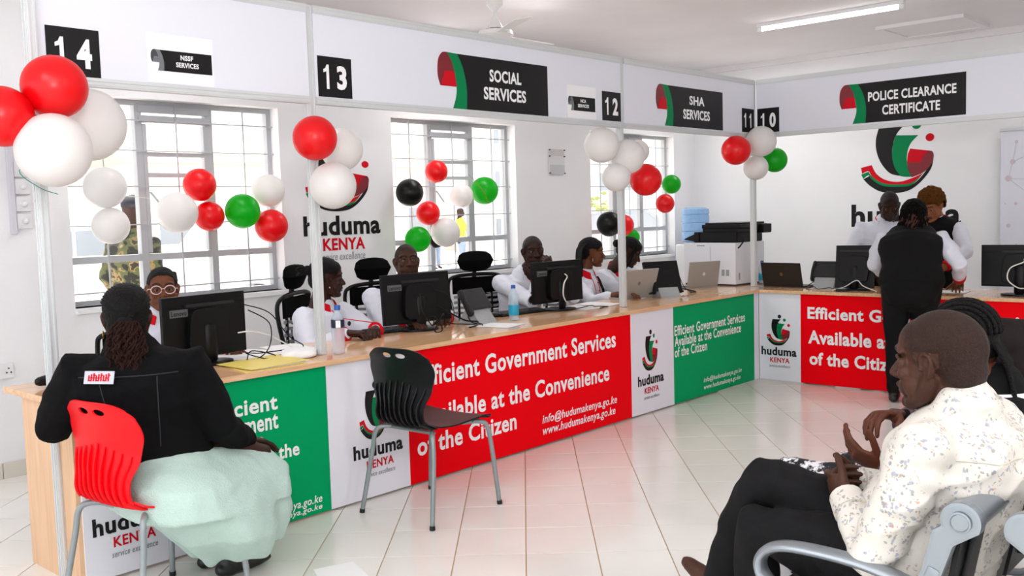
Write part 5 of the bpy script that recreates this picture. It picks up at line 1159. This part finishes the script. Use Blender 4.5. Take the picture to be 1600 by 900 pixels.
R = figure('woman in black vest with short copper hair standing at right', (.72, -1.215, 1.405), 172, -26, 0, (.80, -1.24, 1.265), P, 170, [((.66, -1.50, 1.03), (.40, -1.36, .875), (-1, .35, -.1), (0, 0, -1)), ((.60, -1.02, 1.03), (.36, -1.14, .88), (-1, -.2, -.2), (0, 0, -1))], stand_legs(P, 170), SK4, .96, white_sh, 'long', red_trim, None, bust=.9, trousers=black_cl, vest=black_cl, lips=LIP, vox=.0045, shoe=blk_shoe, cut=.62)
collar(R['N'] + R['up'] * .03, R['up'], R['fwd'], R['lat'], red_trim, R['body'], r=.078, h=.035, drop=.03)
cop = mat('copper_hair', '#5c3711', .9, bump=1.0, bscale=160, spec=.1, vary=.4, vscale=60)
hair(R, scalp(head_mesh(.0045), lambda c: hairline(c, -.045, .055), lambda c: .028 + .014 * max(0, (c.z - .03) / .09), .012, 60, .12), cop)
q = drape(R['vbvh'], [R['P'].lerp(R['N'], .70) - R['lat'] * .075 + R['fwd'] * .05], -R['fwd'], .003)
if q: b = MB(); b.ell(q[0], (.008, .016, .010), seg=12, rings=8); b.ell(q[0] - UP * .022, (.006, .024, .004), seg=12, rings=6); obj('badge', b, print_w, R['body'])
# --- woman in black seen from behind at the short counter
P = (-.60, -1.52, .86)
R = figure('woman in black vest and trousers bending over the short counter, back turned', (-.30, -1.43, 1.325), 18, -38, 0, (-.38, -1.445, 1.215), P, 18, [((-.44, -1.20, .99), (-.14, -1.20, .86), (1, -.3, -.2), (0, 0, -1)), ((-.46, -1.80, 1.00), (-.14, -1.70, .85), (1, .4, -.1), (0, 0, -1))], [((-.58, -1.40, .47), (-.55, -1.38, .075), (-.42, -1.34, .03)), ((-.54, -1.58, .47), (-.50, -1.55, .075), (-.36, -1.51, .03))], SK3, 1.13, white_sh, 'long', red_trim, None, bust=.8, trousers=black_cl, vest=black_cl, vox=.0045, shoe=blk_shoe, cut=.72, sw=.195, eyes_on=False)
dk = mat('dark_brown_hair', '#0a0605', .7, bump=1, bscale=200, spec=.1); cpt = mat('copper_hair_tips', '#4a2010', .6, bump=1, bscale=200)
hair(R, scalp(head_mesh(.0045), lambda c: hairline(c, -.07, .058), .020, .006, 60), dk)
def bob(R, n, L, m, seed, r=.008, wv=.008, y0=-.06, name='hair_curls', w=.09, zt=.05, M2=None):
    random.seed(seed); b = MB()
    for k in range(n):
        a = random.uniform(-1, 1); p = V((a * w * .75, y0 - .045 * (1 - a * a) - random.uniform(-.01, .012), zt - random.uniform(0, .05))); q = p; pts = [p]; ph = random.uniform(0, 6)
        for j in range(9): q = p + V((a * .015 * j / 4 + wv * sin(ph + j * 1.6), -.006 * j * (1 - abs(a)) + wv * cos(ph + j * 1.6) * .7, -L * (j + 1) / 9 * random.uniform(.9, 1.08))); pts.append(q)
        b.chain(pts, [r * 1.1] * 5 + [r] * 3 + [r * .6] * 2, 6)
    if M2 is not None: R = dict(R, M=M2)
    return hair(R, b, m, name)
M2 = face_frame((-.315, -1.435, 1.335), 18, -8, 0)
bob(R, 60, .15, dk, 4, y0=-.075, M2=M2, w=.11); bob(R, 44, .16, cpt, 9, name='hair_tips', zt=.0, r=.006, y0=-.09, M2=M2, w=.11)
# --- soldier outside the first window
def camo():
    m = mat('camouflage_cloth', '#4c4a32', .85); nt = m.node_tree; Nn = nt.nodes; L = nt.links; b = Nn['Principled BSDF']; tc = Nn.new('ShaderNodeTexCoord'); t = Nn.new('ShaderNodeTexNoise'); t.inputs['Scale'].default_value = 11; t.inputs['Detail'].default_value = 3
    r = Nn.new('ShaderNodeValToRGB'); r.color_ramp.interpolation = 'CONSTANT'; e = r.color_ramp.elements; e[0].color = lin('#20201a'); e[0].position = 0; e[1].position = .45; e[1].color = lin('#4d5232'); q = e.new(.55); q.color = lin('#7d6a45'); q = e.new(.62); q.color = lin('#2c2a22')
    L.new(tc.outputs['Object'], t.inputs['Vector']); L.new(t.outputs['Fac'], r.inputs[0]); L.new(r.outputs[0], b.inputs['Base Color']); return m
cm = camo(); P = (-4.06, 3.02, .84)
R = figure('soldier in camouflage and dark beret standing outside the first window', (-4.02, 3.0, 1.535), 20, 0, 0, (-4.06, 2.98, 1.36), P, 20, [((-4.16, 3.22, 1.05), (-4.02, 3.30, .86), (.5, .3, -.6), (0, 0, -1)), ((-4.02, 2.74, 1.05), (-3.88, 2.76, .86), (.4, 0, -.6), (0, 0, -1))], [(a[0], (a[1].x, a[1].y, -.02), (a[2].x, a[2].y, -.06)) for a in stand_legs(P, 20)], SK2, 1.05, cm, 'long', trousers=cm, vox=.006, hvox=.008, shoe=blk_shoe, amp=.008, torso_inf=.018)
hair(R, scalp(head_mesh(.006), lambda c: (c.z - .035) * 8, lambda c: .012 + .01 * max(0, c.z), .0, 60), mat('navy_beret', '#141626', .8), 'beret')
jean = cloth_m('blue_jeans', '#8b9cb4')
for k, (x, y, w, tm) in enumerate(((11.25, 15.9, 0, jean), (11.1, 14.7, 30, jean))):
    P = (x, y, .80); R = figure(('distant person in white top and pale jeans beyond the second window', 'distant person in yellow top and pale jeans beyond the second window')[k], (x, y, 1.50), -90 + w, 0, 0, (x, y + .02, 1.33), P, -90 + w, [((x + .24, y, 1.02), (x + .2, y - .1, .80), (0, -.3, -1)), ((x - .24, y, 1.02), (x - .2, y - .1, .80), (0, -.3, -1))], [(a[0], (a[1].x, a[1].y, -.02), (a[2].x, a[2].y, -.06)) for a in stand_legs(P, -90 + w)], SK2, 1, (white_sh, cloth_m('yellow_top', '#d8c84a'))[k], 'long', trousers=tm, vox=.012, hvox=.014, shoe=blk_shoe, eyes_on=False)
# --- seated woman in denim jacket, back turned
den = mat('black_denim', '#060608', .85, bump=.5, bscale=700, spec=.15); P = (-5.78, -.51, .575)
R = figure('woman in black denim jacket and mint skirt seated with her back to us', (-5.812, -.46, 1.095), 62, -4, 0, (-5.82, -.485, .985), P, 56, [((-6.03, -.27, .70), (-5.90, -.07, .79), (.6, .6, 0), (0, 0, -1)), ((-5.575, -.70, .665), (-5.405, -.59, .565), (1, .15, -.25), (0, 0, -1), dict(curl=(.25, .25, .25, .25)))], [((-5.36, -.38, .50), (-5.46, -.34, .075), (-5.34, -.28, .03)), ((-5.36, -.62, .50), (-5.46, -.50, .075), (-5.34, -.50, .03))], SK2, 1.2, den, 'long', None, den, trousers=None, vox=.004, hvox=.0045, shoe=blk_shoe, amp=.006, torso_inf=.03, sw=.195, cut=.9, eyes_on=True, slv=1.22, drop_sh=.09)
body = R['body']
# jacket seams and hem band
def seam(R, fn, m, nm='seam', r=.0022, d=None, key='bvh', n=14, off=.001):
    q = drape(R[key], [fn(i / n) for i in range(n + 1)], d if d is not None else R['fwd'], off)
    if len(q) > 2: b = MB(); b.chain(q, r, 6); obj(nm, b, m, R['body'])
dl = mat('denim_seam', '#232328', .8)
PN = lambda t, x: R['P'].lerp(R['N'], t) + R['lat'] * x - R['fwd'] * .1
seam(R, lambda k: PN(.80, -.17 + .34 * k), dl); seam(R, lambda k: PN(.78 - .62 * k, .10 - .03 * k), dl); seam(R, lambda k: PN(.78 - .62 * k, -.10 + .03 * k), dl)
b = MB(); up = R['up']; pc = R['P'] - up * .01; b.chain([pc - up * .025, pc + up * .02], [(.172 * 1.2 + .03, .122 * 1.2 + .03)] * 2, 32, side=R['lat'], caps=False); me = evalmods(b.mesh(), [('SOLIDIFY', dict(thickness=.004, offset=1))]); link('hem_band', me, den, body, 50)
for t in (-.06, .1):
    q = drape(R['bvh'], [R['P'] + R['lat'] * (.12 + t) - R['fwd'] * .1 + up * .02], R['fwd'], .006)
q = drape(R['bvh'], [R['N'] - R['up'] * .065 - R['lat'] * x - R['fwd'] * .1 for x in (.140, .035)] , R['fwd'], .004)
if len(q) == 2:
    A_ = (q[1] - q[0]); ln = A_.length; A_.normalize(); Bv = (up - A_ * up.dot(A_)).normalized(); Nn_ = A_.cross(Bv)
    if Nn_.dot(R['fwd']) > 0: Nn_ = -Nn_
    q2 = drape(R['bvh'], [R['N'] - R['up'] * .11 - R['lat'] * .097 - R['fwd'] * .1], R['fwd'], .004)
    if q2: Bv = ((q[0] + A_ * ln * .5) - q2[0]).normalized(); Nn_ = A_.cross(Bv).normalized(); Nn_ = -Nn_ if Nn_.dot(R['fwd']) > 0 else Nn_
    fr2 = (q[0] - Bv * .048 + Nn_ * .006, A_, Bv, Nn_)
    pt_ = flat('back_patch', [[(0, 0), (ln, 0), (ln, .048), (0, .048)]], fr2, mat('patch_white', '#b9bcc6', .8), body, th=.002)
    for k in range(9):                        # illegible red lettering, only strokes are readable in the photograph
        x = .016 + k * (ln - .03) / 9; h_ = .026 + .004 * ((k * 7) % 3 - 1)
        flat('patch_stroke', [[(x, .010), (x + .0055, .010), (x + .0055, .010 + h_), (x, .010 + h_)], [(x, .010 + (k % 3) * .01), (x + .010, .010 + (k % 3) * .01), (x + .010, .014 + (k % 3) * .01), (x, .014 + (k % 3) * .01)]], fr2, print_r, pt_, off=.003)['kind'] = 'stuff'
hair(R, scalp(head_mesh(.004), lambda c: hairline(c, -.06, .06), .010, .0025, 140), hair_k)
hb = mat('black_brown_hair', '#0a0606', .5, bump=.8, bscale=250); random.seed(21)
b = MB()
for k in range(22):                       # combed strands drawn back to the tie
    a = -1.25 + 2.5 * k / 21; p0 = V((.088 * sin(a), .02 - .02 * abs(a), .035 + .095 * cos(a))); p1 = V((.070 * sin(a), -.09, .02 + .07 * cos(a))); b.chain(bez(p0, p0 * 1.04 + V((0, -.05, .004)), p1 + V((0, .0, .01)), V((.01 * sin(a), -.128, -.005)), 8), [.006] * 6 + [.005, .004, .004], 6)
hair(R, b, hair_k, 'combed_hair')
b = MB(); b.ell((0, -.125, -.012), (.032, .022, .026)); hair(R, b, hair_k, 'hair_tie')
b = MB(); cur = mat('curly_ponytail', '#24100b', .6, bump=.6, bscale=300, spec=.15)
for k in range(95):
    a = random.uniform(0, 2 * pi); rr_ = random.uniform(.2, 1) ** .6; L_ = random.uniform(.15, .25) ; ph = random.uniform(0, 6); pts = []
    for j in range(22):
        t = j / 21; w = (.02 + .052 * sin(pi * min(1, t * .9 + .1))) * rr_; pts.append(V((cos(a) * w + .007 * sin(ph + j * 1.5), -.135 - .012 * t + sin(a) * w * .55 + .006 * cos(ph + j * 1.5), -.01 - L_ * t)))
    b.chain(pts, [.0042] * 19 + [.0035, .003, .002], 5)
hair(R, b, cur, 'curly_ponytail')
b = MB(); b.chain([V((-.086 + .001 * 0, .006 + .014 * cos(w), -.056 + .014 * sin(w))) for w in [2 * pi * i / 14 for i in range(14)]], .0018, 6, close=True); me = b.mesh(); me.transform(R['M']); link('hoop_earring', me, mat('gold', '#c9a24a', .25, 1), body, 60)
# mint skirt: lap, then a hanging bell with folds
mint = mat('mint_knit', '#b4cdc4', .85, bump=.5, bscale=160)
def hull(pts):
    bm = bmesh.new()
    for p in pts: bm.verts.new(p)
    r = bmesh.ops.convex_hull(bm, input=bm.verts); bmesh.ops.delete(bm, geom=[g for g in r['geom_interior'] if isinstance(g, bmesh.types.BMVert)], context='VERTS')
    b = MB(); bm.verts.ensure_lookup_table(); bm.verts.index_update(); b.add([v.co.copy() for v in bm.verts], [tuple(v.index for v in f.verts) for f in bm.faces]); bm.free(); return b
def ring(c, rx, ry, n=16, tilt=0): return [V((c[0] + rx * cos(a), c[1] + ry * sin(a), c[2] + tilt * cos(a))) for a in [2 * pi * i / n for i in range(n)]]
def skirt():
    b = hull(ring((-5.75, -.53, .60), .16, .18) + ring((-5.755, -.61, .50), .21, .31) + ring((-5.74, -.62, .385), .22, .33) + ring((-5.36, -.50, .52), .05, .15) + ring((-5.345, -.54, .455), .09, .21) + ring((-5.45, -.60, .36), .16, .25))
    b2 = hull(ring((-5.45, -.55, .485), .16, .21) + ring((-5.45, -.58, .30), .19, .25) + ring((-5.48, -.60, .16), .15, .21, tilt=.03) + ring((-5.68, -.63, .41), .22, .30) + ring((-5.60, -.65, .27), .18, .27))
    b.add(b2.v, b2.f); me = fuse(b, .008, 14, .5); nr = [v.normal.copy() for v in me.vertices]
    for v in me.vertices:
        c = v.co; dn = max(0, min(1, (.48 - c.z) / .28)); a = math.atan2(c.y + .55, c.x + 5.50); v.co += nr[v.index] * (.013 * dn * (sin(a * 7 + c.z * 3) + .5 * sin(a * 13 + 2)) + .007 * noise.noise(c * 8) + .003 * noise.noise(c * 26))
    return me
sk = skirt(); link('skirt', sk, mint, body, 80)
# --- foreground man in floral shirt
def floral():
    m = mat('floral_shirt_cloth', '#e6e1d4', .8); nt = m.node_tree; Nn = nt.nodes; L = nt.links; b = Nn['Principled BSDF']; tc = Nn.new('ShaderNodeTexCoord')
    base = None; prev = None
    wob = Nn.new('ShaderNodeTexNoise'); wob.inputs['Scale'].default_value = 55; L.new(tc.outputs['Object'], wob.inputs['Vector'])
    ad = Nn.new('ShaderNodeVectorMath'); ad.operation = 'MULTIPLY_ADD'; ad.inputs[1].default_value = (.02, .02, .02); L.new(wob.outputs['Color'], ad.inputs[0]); L.new(tc.outputs['Object'], ad.inputs[2])
    color = lin('#d3cfc6')
    sprig = Nn.new('ShaderNodeTexNoise'); sprig.inputs['Scale'].default_value = 24; sprig.inputs['Detail'].default_value = 1; L.new(tc.outputs['Object'], sprig.inputs['Vector'])
    gate = Nn.new('ShaderNodeMapRange'); gate.inputs['From Min'].default_value = .47; gate.inputs['From Max'].default_value = .53; L.new(sprig.outputs['Fac'], gate.inputs['Value'])
    for sc, th, hexc in ((62, .30, '#8f97ac'), (80, .22, '#c08a6a'), (70, .27, '#8c8c84')):
        vr = Nn.new('ShaderNodeTexVoronoi'); vr.inputs['Scale'].default_value = sc; L.new(ad.outputs[0], vr.inputs['Vector'])
        lt = Nn.new('ShaderNodeMath'); lt.operation = 'LESS_THAN'; lt.inputs[1].default_value = th; L.new(vr.outputs['Distance'], lt.inputs[0])
        ml = Nn.new('ShaderNodeMath'); ml.operation = 'MULTIPLY'; L.new(lt.outputs[0], ml.inputs[0]); L.new(gate.outputs[0], ml.inputs[1])
        m2 = Nn.new('ShaderNodeMath'); m2.operation = 'MULTIPLY'; m2.inputs[1].default_value = .75; L.new(ml.outputs[0], m2.inputs[0])
        mx = Nn.new('ShaderNodeMix'); mx.data_type = 'RGBA'; L.new(m2.outputs[0], mx.inputs['Factor']); mx.inputs['B'].default_value = lin(hexc)
        if prev is None: mx.inputs['A'].default_value = color
        else: L.new(prev.outputs['Result'], mx.inputs['A'])
        prev = mx
    L.new(prev.outputs['Result'], b.inputs['Base Color'])
    bt = Nn.new('ShaderNodeTexNoise'); bt.inputs['Scale'].default_value = 300; bp = Nn.new('ShaderNodeBump'); bp.inputs['Strength'].default_value = .2; bp.inputs['Distance'].default_value = .005; L.new(tc.outputs['Object'], bt.inputs['Vector']); L.new(bt.outputs['Fac'], bp.inputs['Height']); L.new(bp.outputs[0], b.inputs['Normal'])
    return m
fl = floral(); SKF = skin_mat('dark_brown_skin_close', '#452a1f'); P = (-5.05, -3.12, .53)
char = cloth_m('charcoal_trousers', '#0d0d0f', vary=.2)
R = figure('man in cream floral shirt seated in the foreground, legs crossed', (-5.033, -3.163, 1.047), 84, -2, 0, (-5.05, -3.235, .94), P, 84, [((-5.285, -3.09, .60), (-5.135, -2.965, .69), (.65, .75, .12), (.6, -.5, .1), dict(curl=(.75, .8, .8, .85), thumb=(.2, .6))), ((-4.80, -3.08, .62), (-4.965, -2.93, .685), (-.75, .55, .05), (-.4, -.6, .1), dict(curl=(.55, .8, .9, 1.0), thumb=(.3, .5)))], [((-5.10, -2.70, .545), (-5.08, -2.66, .08), (-5.08, -2.53, .03)), ((-4.99, -2.645, .655), (-4.99, -2.50, .29), (-4.97, -2.38, .335))], SKF, 1.13, fl, 'long', fl, None, trousers=char, vox=.0028, hvox=.0045, shoe=br_shoe, amp=.010, torso_inf=.02, sw=.19, cut=.88, belly=1.0, hscale=1.08, stubble=(-.06, .072, .78))
bodym = R['body']
collar(R['N'] + R['up'] * .026 + R['fwd'] * .006, R['up'], R['fwd'], R['lat'], fl, bodym, r=.070, h=.040, drop=.02)
seam(R, lambda k: R['P'].lerp(R['N'], .85) + R['lat'] * (-.19 + .38 * k) - R['fwd'] * .1, mat('shirt_seam_cream', '#cfc8b8', .8), 'yoke_seam', .0018)
# --- woman in black beside him, gesturing
bw_ = mat('black_white_print', '#1a1a1c', .8)
def patch_print():
    m = bw_; nt = m.node_tree; Nn = nt.nodes; L = nt.links; b = Nn['Principled BSDF']; tc = Nn.new('ShaderNodeTexCoord'); t = Nn.new('ShaderNodeTexNoise'); t.inputs['Scale'].default_value = 9; t.inputs['Detail'].default_value = 8; t.inputs['Roughness'].default_value = .75
    r = Nn.new('ShaderNodeValToRGB'); e = r.color_ramp.elements; e[0].position = .50; e[1].position = .53; e[0].color = lin('#121216'); e[1].color = lin('#e6e6ea'); L.new(tc.outputs['Object'], t.inputs['Vector']); L.new(t.outputs['Fac'], r.inputs[0]); L.new(r.outputs[0], b.inputs['Base Color'])
patch_print()
P = (-4.50, -3.12, .53)
R = figure('woman in black with cornrow braids gesturing beside the man in floral shirt', (-4.52, -3.055, 1.03), 100, -6, 0, (-4.50, -3.16, .90), P, 88, [((-4.74, -3.02, .58), (-4.72, -2.90, .665), (-.25, .85, .42), (.6, .3, .75), dict(curl=(.35, .45, .5, .55), thumb=(.35, .2))), ((-4.36, -3.0, .64), (-4.52, -2.87, .785), (-.85, .4, .15), (-.3, -.1, -.9), dict(curl=(.55, .6, .6, .6), thumb=(.4, .4)))], [((-4.70, -2.60, .585), (-4.66, -2.56, .08), (-4.66, -2.42, .03)), ((-4.42, -2.68, .56), (-4.42, -2.62, .08), (-4.42, -2.48, .03))], skin_mat('brown_skin_hands', '#5a3020'), 1.0, black_cl, 'long', mat('mauve_cuff', '#5a434a', .8), None, bust=.8, trousers=bw_, vox=.004, hvox=.0045, shoe=blk_shoe, cut=.82)
hm = head_mesh(.004)
hair(R, scalp(hm, lambda c: hairline(c, -.05, .062), .001, .0, 60), hair_k, 'scalp_hair'); hbv = surf(hm)
for k in range(13):
    a = -1.15 + 2.3 * k / 12; pts = []
    for j in range(16):
        t = j / 15; az = .62 - 2.25 * t; d = V((sin(a), cos(a) * sin(pi / 2 * 0 + az) if False else cos(a) * sin(az), cos(a) * cos(az))); h = hbv.ray_cast(V((0, -.01, .03)) + d * .3, -d, .5)
        if h[0] is not None: pts.append(h[0] + h[1] * .003)
    if len(pts) > 4: pts = cat(pts, 2); b = MB(); b.chain(pts, [.0062 * (1 + .16 * (i % 2)) for i in range(len(pts))], 8); hair(R, b, hair_k, 'cornrow')
b = MB(); random.seed(31)
for k in range(12):
    a = -1 + 2 * k / 11; pts = cat([V((a * .05, -.095, -.01)), V((a * .06, -.12, -.07)), V((a * .075, -.135, -.16)), V((a * .08, -.15, -.27)), V((a * .085, -.15, -.36))], 5); b.chain(pts, [.0068 * (1 + .15 * (i % 2)) for i in range(len(pts))], 7)
hair(R, b, hair_k, 'hanging_braids')
collar(R['N'] + R['up'] * .0, R['up'], R['fwd'], R['lat'], mat('white_neckband', '#e8e8ea', .8), R['body'], r=.085, h=.018, name='neckline_trim', drop=.012)
# --- person in dark brown headscarf at the right edge
P = (-3.95, -3.12, .50); scarf = cloth_m('dark_brown_scarf', '#1c1313', vary=.2)
R = figure('person wrapped in a dark brown headscarf at the right edge', (-3.90, -3.02, .90), 95, -22, 0, (-3.93, -3.10, .775), P, 90, [((-4.16, -2.98, .55), (-4.0, -2.80, .60), (.5, .6, 0), (0, 0, -1)), ((-3.70, -2.98, .55), (-3.84, -2.80, .60), (-.5, .6, 0), (0, 0, -1))], seat_legs(P, 90), SK2, .95, scarf, 'long', trousers=black_cl, vox=.006, hvox=.008, shoe=blk_shoe, hscale=.95)
b = MB(); b.ell((0, -.02, .03), (.098, .115, .108)); b.chain([(0, -.05, 0), (0, -.06, -.12), (0, -.08, -.24)], [(.098, .09), (.12, .10), (.20, .13)], 20, side=(1, 0, 0)); me = fuse(b, .008, 5); wrinkle(me, .006, 14); me.transform(R['M']); link('headscarf', me, scarf, R['body'], 80)
